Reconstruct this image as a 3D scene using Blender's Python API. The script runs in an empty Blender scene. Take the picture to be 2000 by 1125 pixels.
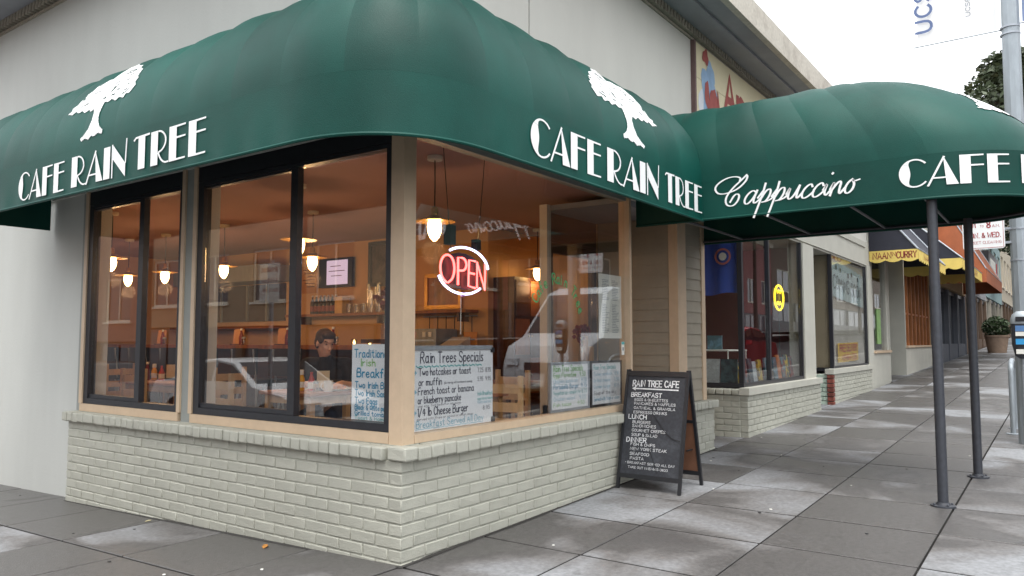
import bpy, bmesh, math, random
from mathutils import Vector, Matrix, noise as mnoise
from math import sin, cos, pi, radians, sqrt, atan2
random.seed(7)
sc = bpy.context.scene
COL = sc.collection
# ------------------------------------------------------------------ camera
cam = bpy.data.cameras.new('camera'); camo = bpy.data.objects.new('camera', cam); COL.objects.link(camo)
cam.sensor_width = 36; cam.lens = 27.0; cam.clip_start = .05; cam.clip_end = 600
camo.location = (-3.312, -3.184, 1.30)
camo.rotation_euler = (radians(90 + 4.0), 0, radians(35.8 - 90))
sc.camera = camo
# ------------------------------------------------------------------ sky, sun, exposure
SUN_EL, SUN_AZ = radians(70), radians(217)      # azimuth as an angle from +X
w = bpy.data.worlds.new('World'); sc.world = w; w.use_nodes = True
nt = w.node_tree; nt.nodes.clear()
out = nt.nodes.new('ShaderNodeOutputWorld'); bg = nt.nodes.new('ShaderNodeBackground')
sky = nt.nodes.new('ShaderNodeTexSky'); sky.sky_type = 'NISHITA'; sky.sun_disc = False
sky.sun_elevation = SUN_EL; sky.sun_rotation = radians(90) - SUN_AZ
sky.air_density = 1.2; sky.dust_density = 6.0; sky.ozone_density = 2.0
hs = nt.nodes.new('ShaderNodeHueSaturation'); hs.inputs['Saturation'].default_value = .16
mixc = nt.nodes.new('ShaderNodeMix'); mixc.data_type = 'RGBA'; mixc.inputs[0].default_value = .72
mixc.inputs[7].default_value = (9.2, 9.45, 9.8, 1)      # the even grey cloud layer
nt.links.new(sky.outputs[0], hs.inputs['Color']); nt.links.new(hs.outputs[0], mixc.inputs[6])
nt.links.new(mixc.outputs[2], bg.inputs[0]); bg.inputs[1].default_value = .15
nt.links.new(bg.outputs[0], out.inputs[0])
sl = bpy.data.lights.new('sun', 'SUN'); sl.energy = 1.5; sl.angle = radians(30); sl.color = (1, .96, .9)
so = bpy.data.objects.new('sun', sl); COL.objects.link(so)
sd = Vector((cos(SUN_EL) * cos(SUN_AZ), cos(SUN_EL) * sin(SUN_AZ), sin(SUN_EL)))
so.rotation_euler = sd.to_track_quat('Z', 'Y').to_euler(); so.location = sd * 40
vs = sc.view_settings; vs.view_transform = 'Standard'; vs.look = 'None'; vs.gamma = 1; vs.exposure = .74
vs.use_curve_mapping = False
sc.render.engine = 'CYCLES'
cy = sc.cycles; cy.use_denoising = True; cy.max_bounces = 10; cy.transparent_max_bounces = 24; cy.glossy_bounces = 5; cy.diffuse_bounces = 4
cy.sample_clamp_indirect = 6; cy.use_adaptive_sampling = False; cy.caustics_reflective = False; cy.caustics_refractive = False
try: cy.denoiser = 'OPENIMAGEDENOISE'
except Exception: pass

# ------------------------------------------------------------------ materials
def lin(c):
    return tuple(((x / 12.92) if x <= .04045 else ((x + .055) / 1.055) ** 2.4) for x in (c[0] / 255, c[1] / 255, c[2] / 255))
MATS = {}
def mat(name, col, rough=.6, var=.12, scale=6, bump=0, bscale=60, metal=0, spec=.5, emit=None, es=0, col2=None, thr=(.45, .6), rnd=0, sheen=0, coord='Object', stretch=(1, 1, 1), rough2=None, alpha=None):
    if name in MATS: return MATS[name]
    m = bpy.data.materials.new(name); m.use_nodes = True; t = m.node_tree; p = t.nodes['Principled BSDF']
    L = t.links.new; N = t.nodes.new
    p.inputs['Roughness'].default_value = rough; p.inputs['Metallic'].default_value = metal
    p.inputs['Specular IOR Level'].default_value = spec
    if sheen: p.inputs['Sheen Weight'].default_value = sheen
    tc = N('ShaderNodeTexCoord'); mp = N('ShaderNodeMapping'); mp.inputs['Scale'].default_value = stretch
    L(tc.outputs[coord], mp.inputs[0])
    nz = N('ShaderNodeTexNoise'); nz.inputs['Scale'].default_value = scale; nz.inputs['Detail'].default_value = 6
    nz.inputs['Roughness'].default_value = .6; L(mp.outputs[0], nz.inputs[0])
    rp = N('ShaderNodeValToRGB'); rp.color_ramp.elements[0].position = thr[0] - .1 if col2 is None else thr[0]
    rp.color_ramp.elements[1].position = thr[1] + .1 if col2 is None else thr[1]
    a = tuple(c * (1 - var) for c in col); b = tuple(min(1, c * (1 + var)) for c in col) if col2 is None else col2
    if col2 is not None: a = col
    rp.color_ramp.elements[0].color = (*a, 1); rp.color_ramp.elements[1].color = (*b, 1); L(nz.outputs[0], rp.inputs[0])
    src = rp.outputs[0]
    if col2 is not None and var:
        n3 = N('ShaderNodeTexNoise'); n3.inputs['Scale'].default_value = scale * 9; n3.inputs['Detail'].default_value = 5; L(mp.outputs[0], n3.inputs[0])
        mr = N('ShaderNodeMapRange'); mr.inputs[1].default_value = .3; mr.inputs[2].default_value = .7; mr.inputs[3].default_value = 1 - var; mr.inputs[4].default_value = 1 + var; L(n3.outputs[0], mr.inputs[0])
        mu = N('ShaderNodeMix'); mu.data_type = 'RGBA'; mu.blend_type = 'MULTIPLY'; mu.inputs[0].default_value = 1; L(src, mu.inputs[6]); L(mr.outputs[0], mu.inputs[7]); src = mu.outputs[2]
    if rnd:
        oi = N('ShaderNodeObjectInfo'); mr = N('ShaderNodeMapRange'); mr.inputs[3].default_value = 1 - rnd; mr.inputs[4].default_value = 1 + rnd
        L(oi.outputs['Random'], mr.inputs[0]); mu = N('ShaderNodeMix'); mu.data_type = 'RGBA'; mu.blend_type = 'MULTIPLY'; mu.inputs[0].default_value = 1
        L(src, mu.inputs[6]); L(mr.outputs[0], mu.inputs[7]); src = mu.outputs[2]
    L(src, p.inputs['Base Color'])
    if rough2 is not None:
        mr = N('ShaderNodeMapRange'); mr.inputs[1].default_value = thr[0]; mr.inputs[2].default_value = thr[1]; mr.inputs[3].default_value = rough; mr.inputs[4].default_value = rough2
        L(nz.outputs[0], mr.inputs[0]); L(mr.outputs[0], p.inputs['Roughness'])
    if bump:
        n2 = N('ShaderNodeTexNoise'); n2.inputs['Scale'].default_value = bscale; n2.inputs['Detail'].default_value = 4; L(mp.outputs[0], n2.inputs[0])
        bp = N('ShaderNodeBump'); bp.inputs['Strength'].default_value = bump; bp.inputs['Distance'].default_value = .01
        L(n2.outputs[0], bp.inputs['Height']); L(bp.outputs[0], p.inputs['Normal'])
    if emit:
        p.inputs['Emission Color'].default_value = (*emit, 1); p.inputs['Emission Strength'].default_value = es
    MATS[name] = m; return m
def glass_mat(name, tint=(.97, .975, .97), f0=.10, rough=.0):
    if name in MATS: return MATS[name]
    m = bpy.data.materials.new(name); m.use_nodes = True; t = m.node_tree; t.nodes.clear(); N = t.nodes.new; L = t.links.new
    o = N('ShaderNodeOutputMaterial'); mx = N('ShaderNodeMixShader'); tr = N('ShaderNodeBsdfTransparent'); gl = N('ShaderNodeBsdfGlossy')
    tr.inputs[0].default_value = (*tint, 1); gl.inputs['Roughness'].default_value = rough
    lw = N('ShaderNodeLayerWeight'); lw.inputs[0].default_value = .5
    pw = N('ShaderNodeMath'); pw.operation = 'POWER'; pw.inputs[1].default_value = 5.0; L(lw.outputs['Facing'], pw.inputs[0])
    ma = N('ShaderNodeMath'); ma.operation = 'MULTIPLY_ADD'; ma.inputs[1].default_value = 1 - f0; ma.inputs[2].default_value = f0; L(pw.outputs[0], ma.inputs[0])
    L(ma.outputs[0], mx.inputs[0]); L(tr.outputs[0], mx.inputs[1]); L(gl.outputs[0], mx.inputs[2]); L(mx.outputs[0], o.inputs[0])
    MATS[name] = m; return m
def emis(name, col, s):
    if name in MATS: return MATS[name]
    m = bpy.data.materials.new(name); m.use_nodes = True; t = m.node_tree; p = t.nodes['Principled BSDF']
    p.inputs['Base Color'].default_value = (*col, 1); p.inputs['Emission Color'].default_value = (*col, 1); p.inputs['Emission Strength'].default_value = s
    MATS[name] = m; return m
SAGE = lin((180, 180, 168))
M_brick = mat('painted_brick', SAGE, .62, .07, 5, .35, 90, rnd=.035)
M_mortar = mat('painted_mortar', tuple(c * .92 for c in SAGE), .7, .08, 8, .5, 70)
M_stucco = mat('grey_stucco', lin((213, 211, 203)), .85, .05, 1.3, .25, 160, stretch=(1, 1, .25))
M_stuccoL = mat('side_stucco', lin((201, 203, 198)), .8, .06, 1.1, .25, 130, stretch=(1, 1, .3))
M_soffit = mat('soffit_paint', lin((150, 152, 158)), .8, .08, 3)
M_fascia = mat('stained_fascia', lin((196, 190, 178)), .85, .1, 3, .3, 60, col2=lin((168, 160, 148)), thr=(.5, .72))
M_dent = mat('moulding_paint', lin((165, 158, 144)), .8, .15, 20)
M_peach = mat('peach_paint', lin((208, 184, 156)), .5, .05, 10, .12, 40)
M_post = mat('grey_post_paint', lin((150, 154, 150)), .55, .05, 6)
M_black = mat('black_aluminium', lin((44, 45, 50)), .35, .12, 20)
M_glass = glass_mat('window_glass')
M_siding = mat('taupe_siding', lin((160, 152, 136)), .6, .06, 6, .15, 60, rnd=.02)
M_pier = mat('shop_paint', lin((192, 191, 180)), .7, .05, 3, .2, 90)
M_green = mat('green_canvas', (.0008, .060, .046), .52, .24, 1.1, .16, 200, spec=.28, rnd=.10)
M_white = mat('white_vinyl', lin((246, 248, 248)), .5, .01, 20)
M_dark = mat('dark_steel', lin((62, 65, 72)), .45, .15, 25, metal=.0)
M_galv = mat('galvanised_steel', lin((158, 166, 172)), .5, .1, 14, .1, 60, metal=.35, stretch=(1, 1, .3))
def walk_mat():
    m = bpy.data.materials.new('damp_concrete'); m.use_nodes = True; t = m.node_tree; p = t.nodes['Principled BSDF']; N = t.nodes.new; L = t.links.new
    tc = N('ShaderNodeTexCoord'); oi = N('ShaderNodeObjectInfo')
    def noise(sc_, det, dist=0.):
        n = N('ShaderNodeTexNoise'); n.inputs['Scale'].default_value = sc_; n.inputs['Detail'].default_value = det; n.inputs['Distortion'].default_value = dist; L(tc.outputs['Object'], n.inputs[0]); return n.outputs[0]
    def math(op, a, b):
        q = N('ShaderNodeMath'); q.operation = op
        for k, v in ((0, a), (1, b)):
            if isinstance(v, (int, float)): q.inputs[k].default_value = v
            else: L(v, q.inputs[k])
        return q.outputs[0]
    big = noise(.85, 7, .6); dry = math('ADD', big, math('MULTIPLY', math('SUBTRACT', oi.outputs['Random'], .47), .36))
    rp = N('ShaderNodeValToRGB'); e = rp.color_ramp.elements; e[0].position = .57; e[0].color = (*lin((86, 84, 83)), 1); e[1].position = .73; e[1].color = (*lin((136, 138, 141)), 1); L(dry, rp.inputs[0])
    k = rp.color_ramp.elements.new(.61); k.color = (*lin((104, 102, 101)), 1)
    fine = N('ShaderNodeMapRange'); fine.inputs[1].default_value = .3; fine.inputs[2].default_value = .7; fine.inputs[3].default_value = .80; fine.inputs[4].default_value = 1.18; L(noise(34, 6), fine.inputs[0])
    spot = N('ShaderNodeMapRange'); spot.inputs[1].default_value = .64; spot.inputs[2].default_value = .72; spot.inputs[3].default_value = 1; spot.inputs[4].default_value = .72; L(noise(7, 3), spot.inputs[0])
    mu = N('ShaderNodeMix'); mu.data_type = 'RGBA'; mu.blend_type = 'MULTIPLY'; mu.inputs[0].default_value = 1; L(rp.outputs[0], mu.inputs[6]); L(math('MULTIPLY', fine.outputs[0], spot.outputs[0]), mu.inputs[7]); L(mu.outputs[2], p.inputs['Base Color'])
    ro = N('ShaderNodeMapRange'); ro.inputs[1].default_value = .5; ro.inputs[2].default_value = .66; ro.inputs[3].default_value = .36; ro.inputs[4].default_value = .85; L(dry, ro.inputs[0]); L(ro.outputs[0], p.inputs['Roughness'])
    bp = N('ShaderNodeBump'); bp.inputs['Strength'].default_value = .45; bp.inputs['Distance'].default_value = .008; L(noise(120, 4), bp.inputs['Height']); L(bp.outputs[0], p.inputs['Normal'])
    return m
M_walk = walk_mat()
M_joint = mat('joint_dirt', lin((60, 58, 56)), .9, .2, 20)
M_road = mat('asphalt', (.045, .045, .047), .8, .2, 4, .6, 140)
M_kerb = mat('kerb_concrete', lin((150, 148, 144)), .8, .12, 4, .3, 80)
M_wall_in = mat('cafe_wall_paint', lin((222, 176, 122)), .7, .06, 2)
M_ceil = mat('cafe_ceiling_paint', lin((176, 138, 134)), .8, .04, 2)
M_floor_in = mat('cafe_floor', lin((92, 62, 44)), .45, .2, 4)
M_wood = mat('varnished_wood', lin((158, 98, 54)), .55, .25, 3, .05, 30, stretch=(1, 8, 1))
M_woodp = mat('pale_wood', lin((196, 160, 112)), .4, .15, 3, stretch=(6, 6, 1))
M_woodd = mat('dark_wood', lin((84, 48, 30)), .35, .2, 4, stretch=(1, 1, 6))
M_vinyl = mat('black_vinyl', lin((32, 27, 27)), .3, .1, 10)
M_cream = mat('cream_interior', lin((226, 218, 202)), .6, .03, 4)
M_paper = mat('paper', lin((236, 236, 228)), .8, .03, 10)
M_bulb = emis('lamp_glow', (1, .62, .24), 16)
M_brass = mat('brass_shade', lin((196, 150, 80)), .35, .1, 10, metal=.7)

# ------------------------------------------------------------------ mesh helpers
class MB:
    def __init__(s): s.v = []; s.f = []; s.smooth = False
    def add(s, vs, fs):
        o = len(s.v); s.v += [tuple(v) for v in vs]; s.f += [tuple(i + o for i in f) for f in fs]; return s
    def box(s, x0, x1, y0, y1, z0, z1):
        if x0 > x1: x0, x1 = x1, x0
        if y0 > y1: y0, y1 = y1, y0
        if z0 > z1: z0, z1 = z1, z0
        return s.add([(x0,y0,z0),(x1,y0,z0),(x1,y1,z0),(x0,y1,z0),(x0,y0,z1),(x1,y0,z1),(x1,y1,z1),(x0,y1,z1)],
                     [(3,2,1,0),(4,5,6,7),(0,1,5,4),(1,2,6,5),(2,3,7,6),(3,0,4,7)])
    def cbox(s, c, h, R=None):          # oriented box: centre, half sizes, 3x3 matrix
        pts = []
        for dz in (-1, 1):
            for dx, dy in ((-1,-1),(1,-1),(1,1),(-1,1)):
                p = Vector((dx*h[0], dy*h[1], dz*h[2]))
                if R is not None: p = R @ p
                pts.append(Vector(c) + p)
        return s.add(pts, [(3,2,1,0),(4,5,6,7),(0,1,5,4),(1,2,6,5),(2,3,7,6),(3,0,4,7)])
    def tube(s, pts, r, n=10, caps=True, closed=False):
        P = [Vector(p) for p in pts]; rr = r if isinstance(r, (list, tuple)) else [r] * len(P)
        o = len(s.v); up = None; m = len(P)
        for i, p in enumerate(P):
            if closed: d = P[(i+1) % m] - P[i-1]
            else: d = (P[min(i+1, m-1)] - P[max(i-1, 0)])
            d.normalize()
            if up is None:
                up = d.orthogonal().normalized()
            up = (up - d * up.dot(d))
            up = up.normalized() if up.length > 1e-6 else d.orthogonal().normalized()
            b = d.cross(up)
            for k in range(n):
                a = 2*pi*k/n; s.v.append(tuple(p + (up*cos(a) + b*sin(a)) * rr[i]))
        for i in range(m if closed else m - 1):
            j = (i + 1) % m
            for k in range(n):
                s.f.append((o+i*n+k, o+i*n+(k+1) % n, o+j*n+(k+1) % n, o+j*n+k))
        if caps and not closed:
            s.f.append(tuple(o+k for k in range(n))[::-1]); s.f.append(tuple(o+(m-1)*n+k for k in range(n)))
        return s
    def lathe(s, prof, c=(0,0,0), n=16, ax=None):   # prof: (r,z) list, closed top and bottom if r>0
        o = len(s.v)
        for r, z in prof:
            for k in range(n):
                a = 2*pi*k/n; p = Vector((r*cos(a), r*sin(a), z))
                if ax is not None: p = ax @ p
                s.v.append(tuple(Vector(c) + p))
        for i in range(len(prof)-1):
            for k in range(n):
                s.f.append((o+i*n+k, o+i*n+(k+1) % n, o+(i+1)*n+(k+1) % n, o+(i+1)*n+k))
        s.f.append(tuple(o+k for k in range(n))[::-1]); s.f.append(tuple(o+(len(prof)-1)*n+k for k in range(n)))
        return s
    def grid(s, rows):                  # rows of equal-length point lists
        o = len(s.v); n = len(rows[0])
        for r in rows: s.v += [tuple(p) for p in r]
        for i in range(len(rows)-1):
            for k in range(n-1): s.f.append((o+i*n+k, o+i*n+k+1, o+(i+1)*n+k+1, o+(i+1)*n+k))
        return s
    def prism(s, poly, d):              # planar polygon of 3D points extruded by vector d
        n = len(poly); P = [Vector(p) for p in poly]; Q = [p + Vector(d) for p in P]
        return s.add(P + Q, [tuple(range(n))[::-1], tuple(range(n, 2*n))] + [(i, (i+1) % n, n+(i+1) % n, n+i) for i in range(n)])
    def build(s, name, m, parent=None, smooth=None, thick=0):
        me = bpy.data.meshes.new(name)
        off = parent_loc(parent)
        me.from_pydata([(v[0]-off[0], v[1]-off[1], v[2]-off[2]) for v in s.v], [], s.f)
        bm = bmesh.new(); bm.from_mesh(me); bmesh.ops.recalc_face_normals(bm, faces=bm.faces); bm.to_mesh(me); bm.free()
        if isinstance(m, (list, tuple)):
            for q in m: me.materials.append(q)
        else: me.materials.append(m)
        if smooth if smooth is not None else s.smooth:
            me.polygons.foreach_set('use_smooth', [True]*len(me.polygons))
            try: me.set_sharp_from_angle(angle=radians(40))
            except Exception: pass
        o = bpy.data.objects.new(name, me); COL.objects.link(o)
        if parent is not None: o.parent = parent
        if thick:
            md = o.modifiers.new('thickness', 'SOLIDIFY'); md.thickness = thick; md.offset = 0; md.use_rim = not (smooth if smooth is not None else s.smooth)
        return o
def parent_loc(p):
    v = Vector((0,0,0))
    while p is not None: v += p.location; p = p.parent
    return v
def tag(o, label, cat, group=None):
    o['label'] = label; o['category'] = cat
    if group: o['group'] = group
    return o
def thing(name, label, cat, loc=(0,0,0), group=None):
    o = bpy.data.objects.new(name, None); COL.objects.link(o); o.location = loc; o.empty_display_size = .2
    return tag(o, label, cat, group)
def part(name, parent): o = bpy.data.objects.new(name, None); COL.objects.link(o); o.parent = parent; return o
def struct(o, label=None):
    o['kind'] = 'structure'
    if label: o['label'] = label
    return o
def copytree(o, delta=(0,0,0), label=None, parent=None, rz=None):
    c = o.copy(); COL.objects.link(c); c.parent = parent
    if parent is None: c.location = o.location + Vector(delta)
    if rz is not None: c.rotation_euler[2] = rz
    if label: c['label'] = label
    for ch in list(o.children): copytree(ch, parent=c)
    return c
def gz(x, y): return .026*max(x, 0) - .027*max(y, 0) if True else 0

# ------------------------------------------------------------------ stroke lettering
G = {'A':'0,0 2,7 4,0;.8,2.4 3.2,2.4','B':'0,0 0,7 2.6,7 3.6,6 3.4,4.4 2.4,3.8 0,3.7;2.4,3.8 3.9,2.8 3.8,.9 2.6,0 0,0','C':'3.9,5.8 3,6.9 1.6,7 .4,5.6 0,3.5 .4,1.4 1.6,0 3,.1 3.9,1.2','D':'0,0 0,7 2,7 3.6,5.6 4,3.5 3.6,1.4 2,0 0,0','E':'3.6,7 0,7 0,0 3.7,0;0,3.7 3,3.7','F':'3.6,7 0,7 0,0;0,3.7 2.9,3.7','G':'3.9,5.8 3,6.9 1.6,7 .4,5.6 0,3.5 .4,1.4 1.6,0 3,.1 4,1.2 4,3 2.4,3','H':'0,0 0,7;4,0 4,7;0,3.6 4,3.6','I':'1,0 1,7','J':'3,7 3,1.5 2,0 1,0 0,1.4','K':'0,0 0,7;3.8,7 0,3 ;1.2,4 4,0','L':'0,7 0,0 3.5,0','M':'0,0 .3,7 2.4,2 4.5,7 4.8,0','N':'0,0 0,7 4,0 4,7','O':'2,7 .5,6 0,3.5 .5,1 2,0 3.5,1 4,3.5 3.5,6 2,7','P':'0,0 0,7 2.6,7 3.8,6 3.7,4.2 2.5,3.3 0,3.2','Q':'2,7 .5,6 0,3.5 .5,1 2,0 3.5,1 4,3.5 3.5,6 2,7;2.6,1.6 4.2,-.6','R':'0,0 0,7 2.6,7 3.7,6.1 3.6,4.4 2.5,3.5 0,3.4;1.8,3.4 4,0','S':'3.7,5.9 2.8,7 1.2,7 .2,5.9 .5,4.4 2,3.6 3.5,2.8 3.9,1.4 2.9,.1 1.2,0 0,1.2','T':'0,7 4.2,7;2.1,7 2.1,0','U':'0,7 0,2 1,.1 3,.1 4,2 4,7','V':'0,7 2,0 4,7','W':'0,7 1.2,0 2.6,5 4,0 5.2,7','X':'0,7 4,0;4,7 0,0','Y':'0,7 2,3.6 4,7;2,3.6 2,0','Z':'0,7 4,7 0,0 4,0',
'a':'3,3.4 2,4.3 .7,4 0,2.3 .4,.4 1.6,0 3,1.4;3,4.2 3,.6 3.7,0','b':'0,7 0,0 1.8,0 3,1 3.1,3 2,4.2 0,3','c':'3,3.4 1.8,4.3 .5,3.6 0,2 .6,.4 1.8,0 3,.8','d':'3,7 3,0;3,3 1.6,4.2 .3,3.3 0,1.6 1,0 3,1.2','e':'0,2.2 3,2.4 2.6,3.8 1.4,4.3 .2,3.2 0,1.6 .9,.1 2,0 3,.8','f':'2.6,6.4 1.9,7 1.1,6.2 1,0;0,4 2.3,4','g':'3,3.4 1.8,4.3 .4,3.5 .1,1.8 1.2,.4 3,1.6;3,4.2 3,-1.4 1.8,-2.5 .4,-1.8','h':'0,7 0,0;0,2.8 1.4,4.2 2.7,3.6 2.9,0','i':'.6,4.2 .6,0;.6,5.5 .6,6','j':'1.2,4.2 1.2,-1.6 0,-2.4;1.2,5.5 1.2,6','k':'0,7 0,0;2.6,4.2 0,1.8;.9,2.5 2.8,0','l':'.5,7 .5,0','m':'0,4.2 0,0;0,2.8 1.2,4.2 2.1,3.4 2.1,0;2.1,2.8 3.4,4.2 4.3,3.4 4.3,0','n':'0,4.2 0,0;0,2.8 1.4,4.2 2.7,3.6 2.9,0','o':'1.5,4.2 .3,3.4 0,2 .4,.5 1.5,0 2.7,.6 3,2 2.7,3.5 1.5,4.2','p':'0,4.2 0,-2.5;0,3 1.5,4.3 2.9,3.4 3,1.4 2,0 0,.8','q':'3,4.2 3,-2.5;3,3 1.5,4.3 .2,3.4 0,1.4 1,0 3,.8','r':'0,4.2 0,0;0,2.6 1.2,4.1 2.3,4','s':'2.6,3.6 1.4,4.3 .2,3.4 .8,2.4 2.2,1.8 2.6,.8 1.4,0 0,.6','t':'1.2,6.4 1.2,.8 2,0 2.8,.5;0,4.3 2.4,4.3','u':'0,4.2 0,1 1,0 2.2,.6 2.9,2;2.9,4.2 2.9,0','v':'0,4.2 1.5,0 3,4.2','w':'0,4.2 1,0 2.1,3.2 3.2,0 4.2,4.2','x':'0,4.2 3,0;3,4.2 0,0','y':'0,4.2 1.5,.6;3,4.2 .8,-2.4','z':'0,4.2 3,4.2 0,0 3,0',
'0':'1.8,7 .4,6 0,3.5 .4,1 1.8,0 3.2,1 3.6,3.5 3.2,6 1.8,7','1':'.4,5.6 1.6,7 1.6,0','2':'.2,5.6 1,7 2.8,7 3.5,5.4 2.8,3.6 0,0 3.8,0','3':'.2,6.4 1.8,7 3.3,6 2.9,4.2 1.4,3.7 3.1,3.3 3.6,1.6 2.4,.1 0,.6','4':'2.9,0 2.9,7 0,2.2 3.9,2.2','5':'3.4,7 .5,7 .3,4 2.2,4.3 3.6,2.8 3,.6 1.4,0 0,.7','6':'3.2,6.6 1.8,6.8 .3,4.6 .1,1.6 1.4,0 3,.4 3.6,2 2.8,3.7 1.2,3.6 .2,2.2','7':'0,7 3.7,7 1.4,0','8':'1.8,3.8 .3,4.8 .6,6.5 1.8,7 3.1,6.4 3.2,4.8 1.8,3.8 .2,2.6 .2,.9 1.8,0 3.4,.9 3.4,2.6 1.8,3.8','9':'3.5,4.8 2.4,3.3 .8,3.5 .1,5 .8,6.7 2.4,7 3.4,5.6 3.2,2 1.6,0',
'.':'.3,0 .6,.3',',':'.6,.4 .2,-1','-':'0,3.2 2.4,3.2','/':'0,-.5 3,7','&':'4,0 .8,5.2 1.1,6.8 2.3,6.8 2.4,5.2 .2,2.4 .4,.4 2,0 4,2.8','(':'1.4,7.4 .2,5 .2,2 1.4,-.6',')':'0,7.4 1.2,5 1.2,2 0,-.6',"'":'.4,7 .2,5.6','$':'3.4,5.6 1.6,6.3 .3,5 1.6,3.6 3.3,2.4 1.8,.6 0,1.4;1.7,7.2 1.7,-.3','*':'.2,4 1.8,4;1,3 1,5'}
ADV = {}
def glyph(ch):
    if ch not in G: return [], 2.6
    st = [[tuple(float(q) for q in p.split(',')) for p in s.split()] for s in G[ch].split(';')]
    return st, max(x for s in st for x, y in s) + 1.25
def chaikin(p, n=1):
    for _ in range(n):
        if len(p) < 3: return p
        q = [p[0]]
        for a, b in zip(p[:-1], p[1:]):
            q += [(a[0]*.75+b[0]*.25, a[1]*.75+b[1]*.25), (a[0]*.25+b[0]*.75, a[1]*.25+b[1]*.75)]
        p = q + [p[-1]]
    return p
def ribbon2d(pts, wd):                 # quads list for a mitred ribbon, wd constant or list
    n = len(pts); W = wd if isinstance(wd, list) else [wd]*n; Lp = []; Rp = []
    for i in range(n):
        a = pts[max(i-1, 0)]; b = pts[min(i+1, n-1)]; dx, dy = b[0]-a[0], b[1]-a[1]; l = sqrt(dx*dx+dy*dy) or 1
        x, y = pts[i]
        if i == 0: x -= dx/l*W[i]*.3; y -= dy/l*W[i]*.3
        if i == n-1: x += dx/l*W[i]*.3; y += dy/l*W[i]*.3
        nx, ny = -dy/l*W[i]/2, dx/l*W[i]/2; Lp.append((x+nx, y+ny)); Rp.append((x-nx, y-ny))
    return [[Lp[i], Lp[i+1], Rp[i+1], Rp[i]] for i in range(n-1)]
def text_width(s): return sum(glyph(c)[1] for c in s)
def write(mb, s, org, U, V, Nn, h, width=None, wt=.9, jit=.0, slant=0., smooth=True, cnt=[0], off=.0015):
    """stroke text: org is the lower-left corner, U V N unit vectors, h cap height; width squeezes the line to fit"""
    U, V, Nn, org = Vector(U), Vector(V), Vector(Nn), Vector(org)
    k = h/7; kx = k if width is None else width/max(.1, text_width(s)-1.2)
    x = 0; rj = random.Random(hash(s) % 1000 if False else len(s)*31+sum(map(ord, s)))
    for ch in s:
        st, adv = glyph(ch); dy = rj.uniform(-jit, jit)*7; sc_ = 1+rj.uniform(-jit, jit)*.6
        for q in st:
            pts = [((x+(px+slant*py))*kx, (py*sc_+dy)*k) for px, py in q]
            if smooth: pts = chaikin(pts, 1)
            cnt[0] = (cnt[0]+1) % 12
            for qd in ribbon2d(pts, wt*k):
                mb.add([org+U*a+V*b+Nn*(off+cnt[0]*.00006) for a, b in qd], [(0,1,2,3)])
        x += adv
    return mb
# art-deco capitals: thick stems and hairline curves, unit height
def arcstrip(cx, cy_, rx, ry, a0, a1, t0, T, n=18, pw=1.6):
    out = []
    prev = None
    for i in range(n+1):
        a = radians(a0+(a1-a0)*i/n); ox, oy = cx+rx*cos(a), cy_+ry*sin(a)
        th = t0+(T-t0)*max(0, -cos(a))**pw
        ix, iy = ox-cos(a)*th, oy-sin(a)*t0
        if prev: out.append([prev[0], (ox, oy), (ix, iy), prev[1]])
        prev = ((ox, oy), (ix, iy))
    return out
T_, t_ = .25, .05
def deco(ch):
    S = [(0,0),(T_,0),(T_,1),(0,1)]; arm = lambda v, x1=.55: [(T_,v),(x1,v+.012),(x1,v+.06),(T_,v+.055)]
    if ch == 'C': return .62, arcstrip(.37, .5, .37, .51, 42, 318, t_, .27, 26)
    if ch == 'A': return .66, [ribbon2d([(.0,0),(.37,.99)], t_)[0], [(.35,1.03),(.41,0),(.68,0)], ribbon2d([(.1,.26),(.44,.26)], t_)[0]]
    if ch == 'F': return .58, [S, arm(.945), arm(.60)]
    if ch == 'E': return .6, [S, arm(.945), arm(.62), arm(.0)]
    if ch == 'I': return .27, [S]
    if ch == 'T': return .58, [[(.16,0),(.41,0),(.41,.95),(.16,.95)], ribbon2d([(0,.9),(.06,.965),(.56,.985)], .06)[0], ribbon2d([(0,.9),(.06,.965),(.56,.985)], .06)[1]]
    if ch == 'R': return .6, [S] + arcstrip(.25, .67, .30, .335, 88, -88, t_, t_, 16) + ribbon2d(chaikin([(.27,.34),(.36,.14),(.5,.02),(.62,.03)], 2), t_)
    if ch == 'N': return .55, [ribbon2d([(.02,0),(.02,1.02)], .045)[0], [(.05,1.0),(.05,.56),(.53,-.05),(.53,.36)], ribbon2d([(.53,.37),(.56,1.1)], .04)[0]]
    return .3, []
def deco_word(s, gap=.05):
    x = 0; P = []
    for ch in s:
        wd, ps = deco(ch); P += [[(x+a, b) for a, b in p] for p in ps]; x += wd+gap
    return P, x-gap
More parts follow.
